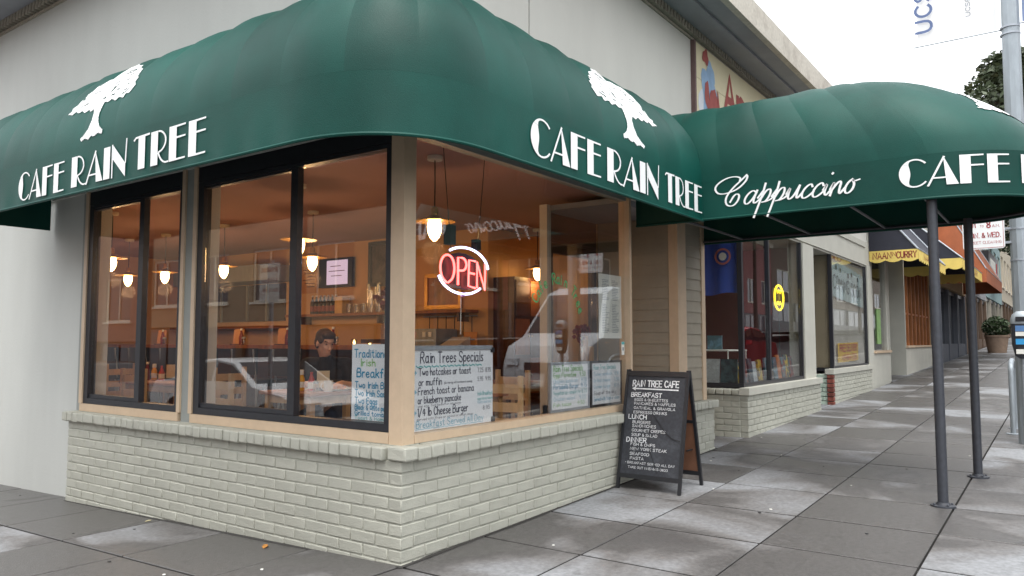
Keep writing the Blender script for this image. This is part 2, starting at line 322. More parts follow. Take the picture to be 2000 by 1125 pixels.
# ================================================================== GROUND
def walk_sheet(name, xs, ys, m, dz, label):
    mb = MB(); mb.grid([[(x, y, gz(x, y)+dz) for x in xs] for y in ys]); return struct(mb.build(name, m), label)
fr = lambda a, b, n: [a+(b-a)*i/n for i in range(n+1)]
walk_sheet('ground', [-120, -40, 0, 40, 140], [-120, -40, 0, 40, 120], mat('earth', (.12, .115, .11), .9, .1, .5), -.42, 'bare ground under the street corner')
ri = MB()
ri.grid([[(x, y, gz(x, 0)-.19) for x in (-60, -4.2, 0, 60, 130)] for y in (-14.2, -4.0)])
ri.grid([[(x, y, gz(0, y)-.194) for y in (-60, -14, 0, 60, 110)] for x in (-11.2, -4.2)])
struct(ri.build('road', M_road), 'dark asphalt road beyond the kerb')
wk = struct(bpy.data.objects.new('sidewalk', None), 'damp grey concrete sidewalk in square flags'); COL.objects.link(wk)
def bedq(mb, x0, x1, y0, y1, z): mb.add([(x, y, gz(x, y)+z-.012) for x, y in ((x0,y0),(x1,y0),(x1,y1),(x0,y1))], [(0,1,2,3)])
bed = MB()
for a, b in ((-3.9, 0), (0, 60), (60, 130)): bedq(bed, a, b, -3.62, 0.0, -.012)
bedq(bed, 4.9, 6, 0, 1.3, -.012); bedq(bed, 3, 4.2, 0, 1.2, -.012); bedq(bed, 9, 10.6, 0, 1.6, -.012); bedq(bed, 15, 24, 0, 2, -.012)
for a, b in ((0, 60), (60, 100)): bedq(bed, -3.9, 0.2, a, b, -.012)
bed.build('joint_bed', M_joint, wk)
def slab(x0, x1, y0, y1):
    g = .0065; h_ = .012; x0 += h_; x1 -= h_; y0 += g; y1 -= g; mb = MB(); r = .003; t = random.uniform(-.0015, .0015)
    top = [(x0+r,y0+r),(x1-r,y0+r),(x1-r,y1-r),(x0+r,y1-r)]; bot = [(x0,y0),(x1,y0),(x1,y1),(x0,y1)]
    mb.add([(x,y,gz(x,y)+t) for x, y in top]+[(x,y,gz(x,y)-.004+t) for x, y in bot]+[(x,y,gz(x,y)-.05) for x, y in bot],
           [(0,1,2,3)]+[(4+i,4+(i+1) % 4,(i+1) % 4,i) for i in range(4)]+[(8+i,8+(i+1) % 4,4+(i+1) % 4,4+i) for i in range(4)])
    o = mb.build('slab', [M_walk, M_joint], wk)
    for p in o.data.polygons:
        if abs(p.normal.z) < .5: p.material_index = 1
YS = [-3.6, -3.3, -2.46, -1.57, -.75, 0]
XS = [-3.8, -2.9, -2.05, -1.4, -.75, 0.0, .77, 1.58, 2.39, 3.23, 4.02, 4.8, 5.55, 6.5]
while XS[-1] < 34: XS.append(XS[-1]+.93)
for i in range(len(XS)-1):
    for j in range(len(YS)-1): slab(XS[i], XS[i+1], YS[j], YS[j+1])
LY = [0, .78, 1.70, 2.5, 3.4, 4.3, 5.2, 6.1, 7.0, 7.9, 8.8, 9.7]
for i in range(len(LY)-1):
    for a, b in ((-3.8, -2.9), (-2.9, -2.05), (-2.05, -1.4), (-1.4, -.75), (-.75, .12)): slab(a, b, LY[i], LY[i+1])
for x0, x1, y1 in ((4.92, 5.98, 1.25), (3.05, 4.1, .98), (9.3, 10.4, 1.5)): slab(x0, x1, 0, y1)
far = MB()
bedq(far, XS[-1], 130, -3.6, 0, .011); bedq(far, -3.8, .12, 9.7, 100, .011); bedq(far, 15.7, 24, 0, 2, .011); far.build('distant_paving', M_walk, wk)
kb = MB()
def kerbrun(mb, pts):
    for (a, b), (c, d) in zip(pts[:-1], pts[1:]):
        pass
for x0, x1 in ((-3.8, 0), (0, 60), (60, 130)):
    mb = kb; mb.add([(x, y, gz(x, 0)+z) for x, y, z in ((x0,-3.75,.0),(x1,-3.75,.0),(x1,-3.6,.0),(x0,-3.6,.0),(x0,-3.75,-.25),(x1,-3.75,-.25),(x1,-3.6,-.25),(x0,-3.6,-.25))], [(0,1,2,3),(4,5,1,0),(3,2,6,7)])
for y0, y1 in ((-3.75, 0), (0, 60), (60, 100)):
    kb.add([(x, y, gz(0, y)+z) for x, y, z in ((-3.95,y0,0),(-3.8,y0,0),(-3.8,y1,0),(-3.95,y1,0),(-3.95,y0,-.25),(-3.8,y0,-.25),(-3.8,y1,-.25),(-3.95,y1,-.25))], [(0,1,2,3),(0,3,7,4)])
struct(kb.build('kerb', M_kerb), 'pale concrete kerb along the sidewalk')
# far sidewalks across both streets (they show in the window reflections)
fs = MB(); bedq(fs, -60, 130, -18, -14.2, -.02); fs.add([(x, y, gz(0, y)-.03) for x, y in ((-14.5,0),(-11.2,0),(-11.2,90),(-14.5,90))], [(0,1,2,3)])
fs.add([(x, y, -.03) for x, y in ((-14.5,-14),(-11.2,-14),(-11.2,0),(-14.5,0))], [(0,1,2,3)])
struct(fs.build('far_sidewalk', M_kerb), 'plain sidewalk across the street')
# ================================================================== CAFE BUILDING
cafe = thing('cafe_building', 'pale grey stucco corner cafe with brick base and big windows', 'building', (0, 0, 0))
def B(name, m, parent, *boxes, smooth=False):
    mb = MB()
    for b in boxes: mb.box(*b)
    return mb.build(name, m, parent, smooth)
XE, YE = 13.55, 14.0          # building extents along the two streets
ZT = 4.75
# upper stucco wall (two fields with a joint on the street side)
wl = B('wall', M_stuccoL, cafe, (.055, .25, .26, YE, 2.66, ZT))
B('wall', M_stuccoL, cafe, (.085, .25, 4.12, YE, -.5, 2.657))
B('wall', M_stucco, cafe, (.055, 1.395, .055, .25, 2.66, ZT)); B('wall', M_stucco, cafe, (1.41, XE, .055, .25, 2.86, ZT), (1.41, 4.8, .055, .25, 2.66, 2.857))
B('wall_joint', M_dark, cafe, (1.385, 1.42, .075, .2, 2.67, ZT-.01))
# cornice: moulding, soffit, fascia
mb = MB()
for i in range(int(YE/.075)):
    y = i*.075; mb.cbox((.03, y+.03, ZT-.035), (.035, .024, .055), Matrix.Rotation(.25, 3, 'X'))
for i in range(int((XE)/.075)):
    x = i*.075; mb.cbox((x+.03, .03, ZT-.035), (.024, .035, .055), Matrix.Rotation(.25, 3, 'Y'))
mb.build('dentil_moulding', M_dent, cafe)
B('moulding_strip', M_dent, cafe, (.035, .055, .035, YE, ZT-.125, ZT-.1), (.056, XE, .035, .055, ZT-.125, ZT-.1))
B('soffit', M_soffit, cafe, (-.5, .25, -.5, YE, ZT+.0, ZT+.06), (.25, XE, -.5, .25, ZT+.0, ZT+.06))
B('soffit_band', M_soffit, cafe, (-.28, -.2, -.2, YE, ZT-.03, ZT-.001), (-.28, XE, -.28, -.2, ZT-.03, ZT-.001))
B('fascia', M_fascia, cafe, (-.56, -.49, -.56, YE, ZT-.02, 5.02), (-.489, XE, -.56, -.49, ZT-.02, 5.02))
B('roof', M_soffit, cafe, (-.48, XE, -.48, YE, 4.9, 4.97))
# brick knee wall ----------------------------------------------------------------
CAPT, CAPB, CO, PIT = .678, .602, .0735, .212
def brick_mesh(l, hgt, d, seed, bev=.008):
    rnd = random.Random(seed); bm = bmesh.new(); bmesh.ops.create_cube(bm, size=1)
    for v in bm.verts: v.co = Vector((v.co.x*l, v.co.y*d, v.co.z*hgt))
    bmesh.ops.bevel(bm, geom=bm.edges[:], offset=bev, segments=2, affect='EDGES', profile=.6)
    for v in bm.verts:
        v.co += Vector((rnd.uniform(-.0016, .0016), rnd.uniform(-.0022, .0022), rnd.uniform(-.0016, .0016)))
    me = bpy.data.meshes.new('brick'); bm.to_mesh(me); bm.free()
    me.polygons.foreach_set('use_smooth', [p.area < .0012 for p in me.polygons]); me.materials.append(M_brick); return me
BM = {}
def brick_mesh_for(l, hgt, d, bev):
    k = (round(l, 3), round(hgt, 3), random.randrange(5))
    if k not in BM: BM[k] = brick_mesh(l, hgt, d, hash(k) % 999, bev)
    return BM[k]
def place_brick(parent, c, l, hgt, d, axis, bev=.009, m=None):
    me = brick_mesh_for(l, hgt, d, bev)
    o = bpy.data.objects.new('brick', me); COL.objects.link(o); o.parent = parent
    o.location = Vector(c) - parent_loc(parent); o.rotation_euler = (random.uniform(-.005, .005), random.uniform(-.006, .006), (pi/2 if axis == 'y' else 0)+random.uniform(-.006, .006))
    if m is not None:
        o.material_slots[0].link = 'OBJECT'; o.material_slots[0].material = m
    return o
CAMP = Vector(camo.location)
jobs = []         # (centre, length, height, depth, axis, bevel) of every brick of the cafe's base
def wall_bricks(axis, a0, a1, face, ztop, zlow, flip):
    r = 0; z = ztop-CO/2
    while z > zlow-CO:
        a = a0 if (r % 2 == flip) else a0-PIT/2
        while a < a1-.02:
            s, e = max(a, a0)+(.0045 if a > a0 else 0), min(a+PIT, a1)-.0045
            if e-s > .05:
                c = (s+e)/2; g = gz(c, 0) if axis == 'x' else gz(0, c)
                if z+CO/2 > g-.01:
                    p = random.uniform(-.0015, .002)
                    loc = (c, face+.045-p, z) if axis == 'x' else (face+.045-p, c, z)
                    jobs.append((loc, round((e-s)/.02)*.02 if e-s < .18 else e-s, CO-.009, .09, axis, .0055))
            a += PIT
        z -= CO; r += 1
wall_bricks('y', 0.0, 4.11, 0.0, CAPB, -.12, 0)
wall_bricks('x', 0.0, 3.05, 0.0, CAPB, .0, 1)
wall_bricks('x', 4.12, 4.92, 0.0, CAPB-.01, .1, 0)
def cap_bricks(axis, a0, a1, pitch, face, zt):
    n = round((a1-a0)/pitch); pitch = (a1-a0)/n
    for i in range(n):
        c = a0+(i+.5)*pitch; dd = random.uniform(-.004, .004); h_ = .078+random.uniform(-.004, .004)
        loc = (c, face+.052+dd, zt-h_/2+random.uniform(-.002, .002)) if axis == 'x' else (face+.052+dd, c, zt-h_/2+random.uniform(-.002, .002))
        jobs.append((loc, pitch-.006, .08, .15, axis, .012))
cap_bricks('y', .12, 4.135, .094, -.026, CAPT); cap_bricks('x', -.026, 3.05, .12, -.026, CAPT); cap_bricks('x', 4.12, 4.95, .1, -.026, CAPT-.015)
jobs.sort(key=lambda j: (Vector(j[0])-CAMP).length)
kw = part('brick_base', cafe)
for j in jobs[:300]: place_brick(kw, *j[:5], bev=j[5])
rest = MB()
for j in jobs[300:]:
    me = brick_mesh_for(j[1], j[2], j[3], j[5]); rot = Matrix.Rotation(pi/2 if j[4] == 'y' else 0, 3, 'Z')
    rest.add([Vector(j[0]) + rot @ v.co for v in me.vertices], [tuple(p.vertices) for p in me.polygons])
ro = rest.build('further_bricks', M_brick, cafe, False); ro['kind'] = 'stuff'
B('mortar_bed', M_mortar, cafe, (.0055, .16, .0055, 4.10, -.4, CAPT-.012), (.161, 3.04, .0055, .16, -.4, CAPT-.012), (4.13, 4.91, .006, .3, -.3, CAPT-.03))
B('ledge', M_mortar, cafe, (.045, .2, .05, 4.1, CAPT-.011, CAPT+.004), (.21, 3.05, .045, .2, CAPT-.011, CAPT+.004))
# timber frame: sills, posts, trims
B('sill', M_peach, cafe, (.052, .16, 2.45, 4.03, .684, .75)); B('sill', M_peach, cafe, (.052, .16, .165, 2.285, .684, .75))
B('sill', M_peach, cafe, (.165, 3.05, .052, .16, .684, .735))
B('corner_post', M_peach, cafe, (.055, .163, .055, .163, .682, 2.66))
B('window_post', M_post, cafe, (.066, .16, 2.31, 2.425, .682, 2.66)); B('post_lining', M_cream, cafe, (.162, .27, 2.285, 2.44, .2, 2.66))
for y0, y1 in ((2.262, 2.309), (2.426, 2.47), (3.99, 4.045)): B('window_trim', M_peach, cafe, (.05, .158, y0, y1, .752, 2.66))
B('jamb', M_post, cafe, (.07, .16, 4.046, 4.12, .684, 2.66)); B('jamb_lining', M_cream, cafe, (.162, .27, 4.0, 4.115, .2, 2.66))
B('window_trim', M_peach, cafe, (3.02, 3.06, .05, .16, .684, 2.66))
B('header', M_black, cafe, (.06, .158, .168, 2.26, 2.538, 2.655)); B('header', M_black, cafe, (.06, .158, 2.472, 3.988, 2.538, 2.655))
B('header', M_post, cafe, (.168, 3.018, .08, .158, 2.60, 2.655))
def window(y0, y1, ys):     # sliding window in the x = .06 plane: fixed frame, stile, two panes
    wn = part('window', cafe); f = .045
    B('frame', M_black, wn, (.062, .13, y0, y0+f, .752, 2.535)); B('frame', M_black, wn, (.062, .13, y1-f*1.6, y1, .752, 2.535)); B('frame', M_black, wn, (.062, .13, y0+f, y1-f*1.6, .752, .80))
    B('frame', M_black, wn, (.062, .13, y0+f, y1-f*1.6, 2.505, 2.535)); B('stile', M_black, wn, (.066, .116, ys-.036, ys+.036, .802, 2.503))
    B('sash_rail', M_black, wn, (.075, .11, ys+.037, y1-f*1.6-.001, .802, .835)); B('sash_rail', M_black, wn, (.075, .11, ys+.037, y1-f*1.6-.001, 2.485, 2.502))
    B('pane', M_glass, wn, (.109, .115, y0+f+.001, ys-.037, .801, 2.504)); B('pane', M_glass, wn, (.088, .094, ys+.037, y1-f*1.6-.001, .836, 2.484))
window(.167, 2.260, 1.108); window(2.472, 3.988, 3.095)
wn = part('window', cafe)
B('pane', M_glass, wn, (.165, 3.018, .10, .106, .737, 2.598)); B('pane', M_glass, wn, (3.036, 3.042, .162, .94, .75, 2.598)); B('sill', M_peach, wn, (3.02, 3.06, .161, .94, .684, .749))
B('base_panel', M_siding, cafe, (3.0, 3.05, .161, 1.0, .05, .683))
# vestibule, siding and entrance
B('vestibule_post', M_cream, cafe, (3.0, 3.07, .942, 1.03, .1, 2.66)); B('vestibule_ceiling', M_soffit, cafe, (3.06, 4.1, .17, 1.0, 2.60, 2.655))
def siding(axis, a0, a1, face, z0, z1, ex=.118):
    z = z0; sd_ = part('siding', cafe)
    while z < z1-.02:
        t = min(z+ex, z1); mb = MB()
        if axis == 'y':   # faces -x
            mb.add([(face-.012,a0,z),(face-.012,a1,z),(face-.001,a1,t+.012),(face-.001,a0,t+.012),(face+.012,a0,z),(face+.012,a1,z),(face+.014,a1,t+.012),(face+.014,a0,t+.012)], [(0,1,2,3),(4,5,1,0),(7,6,5,4),(3,2,6,7),(0,3,7,4),(1,5,6,2)])
        else:
            mb.add([(a0,face-.012,z),(a1,face-.012,z),(a1,face-.001,t+.012),(a0,face-.001,t+.012),(a0,face+.012,z),(a1,face+.012,z),(a1,face+.014,t+.012),(a0,face+.014,t+.012)], [(0,1,2,3),(4,5,1,0),(7,6,5,4),(3,2,6,7),(0,3,7,4),(1,5,6,2)])
        mb.build('board', M_siding, sd_); z = t
siding('y', .145, .985, 4.10, .10, 2.6); siding('x', 4.30, 4.71, .06, .672, 2.6)
B('pier_core', M_siding, cafe, (4.115, 4.8, .076, 1.0, .05, 2.66))
B('corner_board', M_peach, cafe, (4.085, 4.20, .045, .075, .672, 2.6), (4.083, 4.114, .0755, .145, .12, 2.6), (4.2, 4.299, .045, .075, .672, 2.6)); B('edge_board', M_peach, cafe, (4.712, 4.80, .04, .0755, .668, 2.86), (4.8005, 4.82, .045, .3, .668, 2.86))
dr = part('door', cafe); B('panel', M_woodd, dr, (3.10, 4.08, 1.0, 1.05, .1, .9)); B('stile', M_woodd, dr, (3.10, 3.2, 1.0, 1.05, .901, 2.3), (3.98, 4.08, 1.0, 1.05, .901, 2.3), (3.201, 3.979, 1.0, 1.05, 2.2, 2.3)); B('pane', M_glass, dr, (3.201, 3.979, 1.02, 1.026, .901, 2.199)); B('handle', M_brass, dr, (3.9, 3.93, .95, .999, 1.0, 1.25))
B('transom', M_woodd, cafe, (3.10, 4.08, 1.0, 1.05, 2.305, 2.6))
# rooms behind the glass
B('floor', M_floor_in, cafe, (.16, 5.6, .161, 9.5, .07, .12)); B('ceiling', M_ceil, cafe, (.252, 5.6, .252, 9.5, 2.722, 2.80), (.161, .251, .161, 9.5, 2.665, 2.72) )
B('inner_wall', M_wall_in, cafe, (4.2, 4.3, 2.6, 9.5, .151, 2.72)); B('inner_wall', M_wall_in, cafe, (.25, 4.2, 9.5, 9.6, .151, 2.72)); B('inner_wall', M_wall_in, cafe, (5.5, 5.6, 1.06, 2.6, .151, 2.72)); B('inner_wall', M_wall_in, cafe, (4.3, 5.6, 2.601, 2.7, .151, 2.72))
B('inner_wall', M_wall_in, cafe, (.26, .30, 4.12, 9.5, .151, 2.72)); B('inner_wall', M_wall_in, cafe, (4.09, 5.6, 1.005, 1.05, .151, 2.72)); B('inner_wall', M_wall_in, cafe, (.20, .252, .164, 4.12, .151, .68), (.253, 2.99, .20, .25, .151, .68))
B('roof_slab', M_soffit, cafe, (.25, XE, .25, YE, 4.4, 4.5)); B('back_wall', M_stucco, cafe, (.25, XE, YE-.2, YE, -.4, 4.4), (XE-.1, XE, .26, YE-.2, -.2, 4.4))
# ================================================================== CORNER AWNING
ZB, ZS, ZW = 2.37, 2.705, 3.47
OX, OY = -.71, -.60
aw = thing('corner_awning', 'dark green canvas barrel awning wrapping the cafe corner with white lettering', 'awning', (0, 0, 2.37))
def awning_path(s):
    """plan of the outer edge: returns outer point, wall anchor"""
    L1 = 4.74-.16; LA = 1.25; 
    if s < L1: y = 4.74-s; return Vector((OX, y, 0)), Vector((.05, y, 0))
    if s < L1+LA:
        k = (s-L1)/LA; a = pi+k*pi/2; ox, oy = -.71+.70, .16-.0
        p0, p1, p2, p3 = Vector((OX,.16,0)), Vector((OX,-.32,0)), Vector((-.46,OY+.0,0)), Vector((.06,OY,0))
        p = p0*(1-k)**3+p1*3*k*(1-k)**2+p2*3*k*k*(1-k)+p3*k**3
        an = Vector((.05,.05,0))
        if k < .35: an = Vector((.05, .16+(.05-.16)*k/.35, 0))
        return p, an
    x = .06+(s-L1-LA); return Vector((x, OY, 0)), Vector((x, .05, 0))
STOT = 4.58+1.25+3.12
def dome_pt(s, t, bul=0., fold=0.):
    o, a = awning_path(s); k = cos(t)**.92 if t < pi/2-1e-6 else 0; zz = ZS+(ZW-ZS)*sin(t)
    d = (o-a); p = a+d*k; p.z = zz
    n = Vector((d.x*cos(t), d.y*cos(t), d.length*sin(t)*.95))
    n = n.normalized() if n.length > 1e-6 else Vector((0,0,1))
    return p+n*(bul*max(0, sin(t))**.95), n
def relief(s, q, t, i):
    b = .030*4*q*(1-q)*(.5+.5*sin(t)); e = sin(pi*q)
    b += .016*e*mnoise.noise(Vector((s*2.2+t*1.5, t*2.6-s*.8, i*3.1)))+.007*e*mnoise.noise(Vector((s*6-t*3, t*7+s*2, i*1.7)))
    return b
NP = 20; ribs = [STOT*i/NP for i in range(NP+1)]
def wr(x): return sin(x*12.9898)*.5+sin(x*4.1414+1.3)*.5
for i in range(NP):
    a, b = ribs[i], ribs[i+1]; rows = []; nu = 16; nv = 22
    for v in range(nv+1):
        t = (pi/2)*v/nv; r = []
        for u in range(nu+1):
            q = u/nu; s = a+(b-a)*q
            bl = relief(s, q, t, i)
            p, n = dome_pt(s, t, bl); r.append(p)
        rows.append(r)
    MB().grid(rows).build('canvas_panel', M_green, aw, True, thick=.0015)
# valance, with small ripples along the hem, and end panels
rows = []; nu = 220
for v in range(9):
    r = []; k = v/8; z = ZS-.001-(ZS-ZB)*k
    for u in range(nu+1):
        s = STOT*u/nu; o, an = awning_path(s); d = (o-an).normalized()
        p = o+d*(.0035*k*k*sin(s*21)+.002*k*sin(s*7.3)); p.z = z; r.append(p)
    rows.append(r)
MB().grid(rows).build('valance', M_green, aw, True, thick=.004)
hem = MB(); hp = []
for u in range(nu+1):
    s = STOT*u/nu; o, an = awning_path(s); p = o.copy(); p.z = ZB; hp.append(p)
hem.tube(hp, .011, 8); hem.build('hem', M_green, aw, True)
for s in (0.0, STOT):
    o, an = awning_path(s); poly = [Vector((an.x, an.y, ZB)), Vector((o.x, o.y, ZB)), Vector((o.x, o.y, ZS))]+[dome_pt(s, pi/2*v/12)[0] for v in range(1, 13)]
    dv = Vector((0, .006, 0)) if s == 0 else Vector((.006, 0, 0))
    MB().prism(poly, dv).build('end_panel', M_green, aw)
for i in range(1, NP):
    mb = MB(); mb.tube([dome_pt(ribs[i], pi/2*v/10)[0]-dome_pt(ribs[i], pi/2*v/10)[1]*.02 for v in range(11)], .011, 6); mb.build('rib', M_dark, aw, True)
# white lettering and tree emblems on the valance
def lay_deco(word, f, u0, u1, v0, h, name, parent, m=M_white):
    P, wd = deco_word(word); k = (u1-u0)/wd; mb = MB(); e = 0
    for p in P:
        e = (e+1) % 10
        top = [f(u0+a*k, v0+b*h, .0065+e*.00012) for a, b in p]
        mb.add(top, [tuple(range(len(p)))])
    o = mb.build(name, m, parent); return o
fL = lambda u, v, n: Vector((OX-n-.002, 4.74-u, v))
fR = lambda u, v, n: Vector((u, OY-n-.002, v))
for wd, y0, y1, z in (('CAFE', 3.51, 2.73, 2.405), ('RAIN', 2.63, 1.865, 2.412), ('TREE', 1.765, .93, 2.425)): lay_deco(wd, fL, 4.74-y0, 4.74-y1, z, .222, 'lettering', aw)
for wd, x0, x1 in (('CAFE', .452, 1.33), ('RAIN', 1.406, 2.243), ('TREE', 2.376, 3.15)): lay_deco(wd, fR, x0, x1, 2.43, .24, 'lettering', aw)
# tree emblem: crown outline with bark slits, drawn as a fine cell sheet that follows the canvas
CROWN = [(0,.40),(.05,.43),(.04,.47),(.10,.50),(.12,.56),(.16,.58),(.17,.64),(.22,.67),(.24,.74),(.30,.77),(.33,.84),(.40,.86),(.44,.92),(.50,.91),(.55,.96),(.62,.93),(.66,.97),(.72,.90),(.77,.90),(.80,.83),(.86,.80),(.88,.73),(.93,.69),(.93,.62),(.98,.58),(.96,.53),(1.0,.48),(.97,.44),(.94,.40),(.88,.42),(.86,.37),(.80,.40),(.76,.36),(.70,.40),(.66,.37),(.60,.39),(.585,.33),(.57,.24),(.585,.16),(.62,.10),(.67,.06),(.66,.02),(.60,.04),(.55,.015),(.50,.03),(.46,.0),(.40,.02),(.35,.0),(.33,.03),(.39,.07),(.44,.12),(.47,.2),(.475,.28),(.45,.35),(.40,.33),(.36,.37),(.30,.34),(.26,.38),(.20,.36),(.15,.40),(.09,.37),(.04,.39)]
def inpoly(x, y, P):
    c = False; j = len(P)-1
    for i in range(len(P)):
        if (P[i][1] > y) != (P[j][1] > y) and x < (P[j][0]-P[i][0])*(y-P[i][1])/(P[j][1]-P[i][1])+P[i][0]: c = not c
        j = i
    return c
rs = random.Random(5)
SLITS = []
for _ in range(46):
    a, b = rs.uniform(.1, .92), rs.uniform(.44, .88); an = rs.uniform(.1, .9); l = rs.uniform(.014, .045); SLITS.append((a, b, cos(an), sin(an), l, rs.uniform(.007, .012)))
def emblem(f, s0, s1, t0, t1, name, parent, nx=150, ny=104):
    mb = MB(); idx = {}
    for i in range(nx):
        for j in range(ny):
            u, v = (i+.5)/nx, (j+.5)/ny
            if not inpoly(u, v, CROWN): continue
            if any(abs((u-a)*c+(v-b)*s_) < l and abs(-(u-a)*s_+(v-b)*c) < w_ for a, b, c, s_, l, w_ in SLITS): continue
            q = []
            for di, dj in ((0,0),(1,0),(1,1),(0,1)):
                k = (i+di, j+dj)
                if k not in idx:
                    idx[k] = len(mb.v); mb.v.append(tuple(f(s0+(s1-s0)*k[0]/nx, t0+(t1-t0)*k[1]/ny)))
                q.append(idx[k])
            mb.f.append(tuple(q))
    return mb.build(name, M_white, parent)
def on_dome(s, t):
    i = min(NP-1, int(s/STOT*NP)); q = (s-ribs[i])/(ribs[1]-ribs[0]); bl = relief(s, min(1, max(0, q)), t, i)
    o_ = dome_pt(s, t, bl); return o_[0]+o_[1]*.005
emblem(on_dome, 4.74-2.84, 4.74-1.90, .04, .92, 'tree_emblem', aw)
emblem(on_dome, 4.58+1.25-.06+2.36, 4.58+1.25-.06+1.33, .10, 1.0, 'tree_emblem', aw)
# ================================================================== ENTRANCE CANOPY
CXc, CHW, CYe = 3.985, .82, -2.34
ZT2 = 3.57
en = thing('entrance_canopy', 'dark green barrel canopy reaching over the sidewalk on two poles', 'awning', (3.95, -1.5, 2.37))
def can_path(s):      # outer edge: left side outwards, round front, right side back to the wall
    L1 = .05-CYe; LA = pi*CHW
    if s < L1: return Vector((CXc-CHW, .05-s, 0)), Vector((CXc, .05-s, 0))
    if s < L1+LA:
        a = pi+(s-L1)/CHW; return Vector((CXc+CHW*cos(a), CYe+CHW*sin(a), 0)), Vector((CXc, CYe, 0))
    y = CYe+(s-L1-LA); return Vector((CXc+CHW, y, 0)), Vector((CXc, y, 0))
CL1 = .05-CYe; CLT = 2*CL1+pi*CHW
def can_pt(s, t, bul=0):
    o, c = can_path(s); d = o-c; k = .05+(c.y-.05)*.73; c = Vector((c.x, c.y+(k-c.y)*sin(t)**1.3, 0)); p = c+d*cos(t); p.z = ZS+.01+(ZT2-ZS)*sin(t)**.92
    n = Vector((d.x*cos(t), d.y*cos(t), .85*sin(t))); n.normalize(); return p+n*bul, n
cuts = [0, .42, .84, 1.26, 1.68, 2.10, CL1+.05, CL1+.05+.49, CL1+.05+.98, CL1+pi*CHW/2+.12]
cuts = cuts+[CLT-c for c in cuts[:-1][::-1]]
for i in range(len(cuts)-1):
    a, b = cuts[i], cuts[i+1]; rows = []
    for v in range(15):
        t = pi/2*v/14*.999; r = []
        for u in range(11):
            q = u/10; s = a+(b-a)*q; bl = (.012*4*q*(1-q)+.016*sin(pi*q)*mnoise.noise(Vector((s*2.2, t*2.6, i*3.3))))*sin(t)**1.0
            if CL1 < s < CLT-CL1: bl *= cos(t)
            r.append(can_pt(s, t, bl)[0])
        rows.append(r)
    MB().grid(rows).build('canvas_panel', M_green, en, True, thick=.0015)
rows = []
for v in range(5):
    r = []
    for u in range(161):
        s = CLT*u/160; o, c = can_path(s); p = o+(o-c).normalized()*.002*v/4*sin(s*17); p.z = ZS+.009-(ZS+.009-ZB-.01)*v/4; r.append(p)
    rows.append(r)
MB().grid(rows).build('valance', M_green, en, True, thick=.004)
hp = []
for u in range(161):
    o, c = can_path(CLT*u/160); o.z = ZB+.01; hp.append(o)
MB().tube(hp, .011, 8).build('hem', M_green, en, True)
fr_ = MB(); fr_.tube([(p[0]*1.0, p[1], ZB+.03) for p in [(CXc+(q.x-CXc)*.97, q.y if q.y > CYe else CYe+(q.y-CYe)*.97) for q in hp]], .014, 6)
for yy in (-.4, -1.1, -1.8, CYe): fr_.tube([(CXc-CHW*.97, yy, ZB+.03), (CXc+CHW*.97, yy, ZB+.03)], .012, 6)
fr_.build('frame', M_dark, en, True)
def fC(u, v, n):
    o, c = can_path(u); d = (o-c).normalized(); p = o+d*(n+.002); p.z = v; return p
c0 = .05+2.186
lay_deco('CAFE', fC, c0, c0+.765, 2.47, .215, 'lettering', en); lay_deco('RAIN', fC, c0+.85, c0+1.62, 2.47, .215, 'lettering', en); lay_deco('TREE', fC, c0+1.73, c0+2.5, 2.47, .215, 'lettering', en)
emblem(lambda s, t: can_pt(s, t, .010)[0], CL1+.68, CL1+1.70, .12, .86, 'tree_emblem', en, 90, 66)
# "Cappuccino" in a copperplate hand
SCR = {'C':('4.1,5.3 3.2,4.5 1.6,3.2 .3,1.6 .4,.2 1.6,-.1 2.6,.9 2.8,2.0 2.0,2.1 1.1,.7;2.9,4.4 3.1,4.9 2.2,5.3 .7,5.2 -.8,4.5 -1.6,3.6 -1.2,2.6 -.2,2.3 1.2,2.5 2.6,3.0 3.9,4.1 4.3,5.0 4.1,5.3', 3.4),
'a':('1.9,1.6 1.2,2.1 .4,1.6 0,.7 .3,.05 .9,.1 1.6,1.0 1.9,2.0;1.9,2.0 1.6,.6 1.8,.0 2.4,.3 2.9,.9', 2.5),
'p':('-.2,.8 .5,1.9;.55,2.9 .5,1.5 .1,-1.0 -.1,-2.1;.4,.7 1.0,1.9 1.7,2.0 1.8,1.1 1.3,.15 .6,.1;1.3,.15 2.1,.4 2.5,.9', 2.3),
'u':('-.1,.9 .4,2.0 .2,.6 .5,.0 1.2,.5 1.8,2.0;1.8,2.0 1.6,.6 1.8,.0 2.5,.9', 2.4),
'c':('1.5,1.6 1.2,2.1 .4,1.6 0,.7 .3,.0 1.0,.1 1.9,.9', 1.7),
'i':('-.1,.9 .4,2.0 .15,.6 .5,.0 1.1,.8;.75,3.1 .85,3.25', 1.1),
'n':('-.1,.9 .35,2.0 .25,1.2 .1,0;.2,.8 .9,1.9 1.4,1.9 1.3,.7 1.5,.0 2.1,.9', 2.1),
'o':('.9,2.05 .3,1.6 0,.7 .4,.0 1.1,.3 1.4,1.2 .9,2.05 1.2,1.7 2.0,1.9', 1.6)}
mb = MB(); x = 0; e = 0
tot = sum(SCR[c][1] for c in 'Cappuccino')
k = (1.87-.80)/(tot+.2)
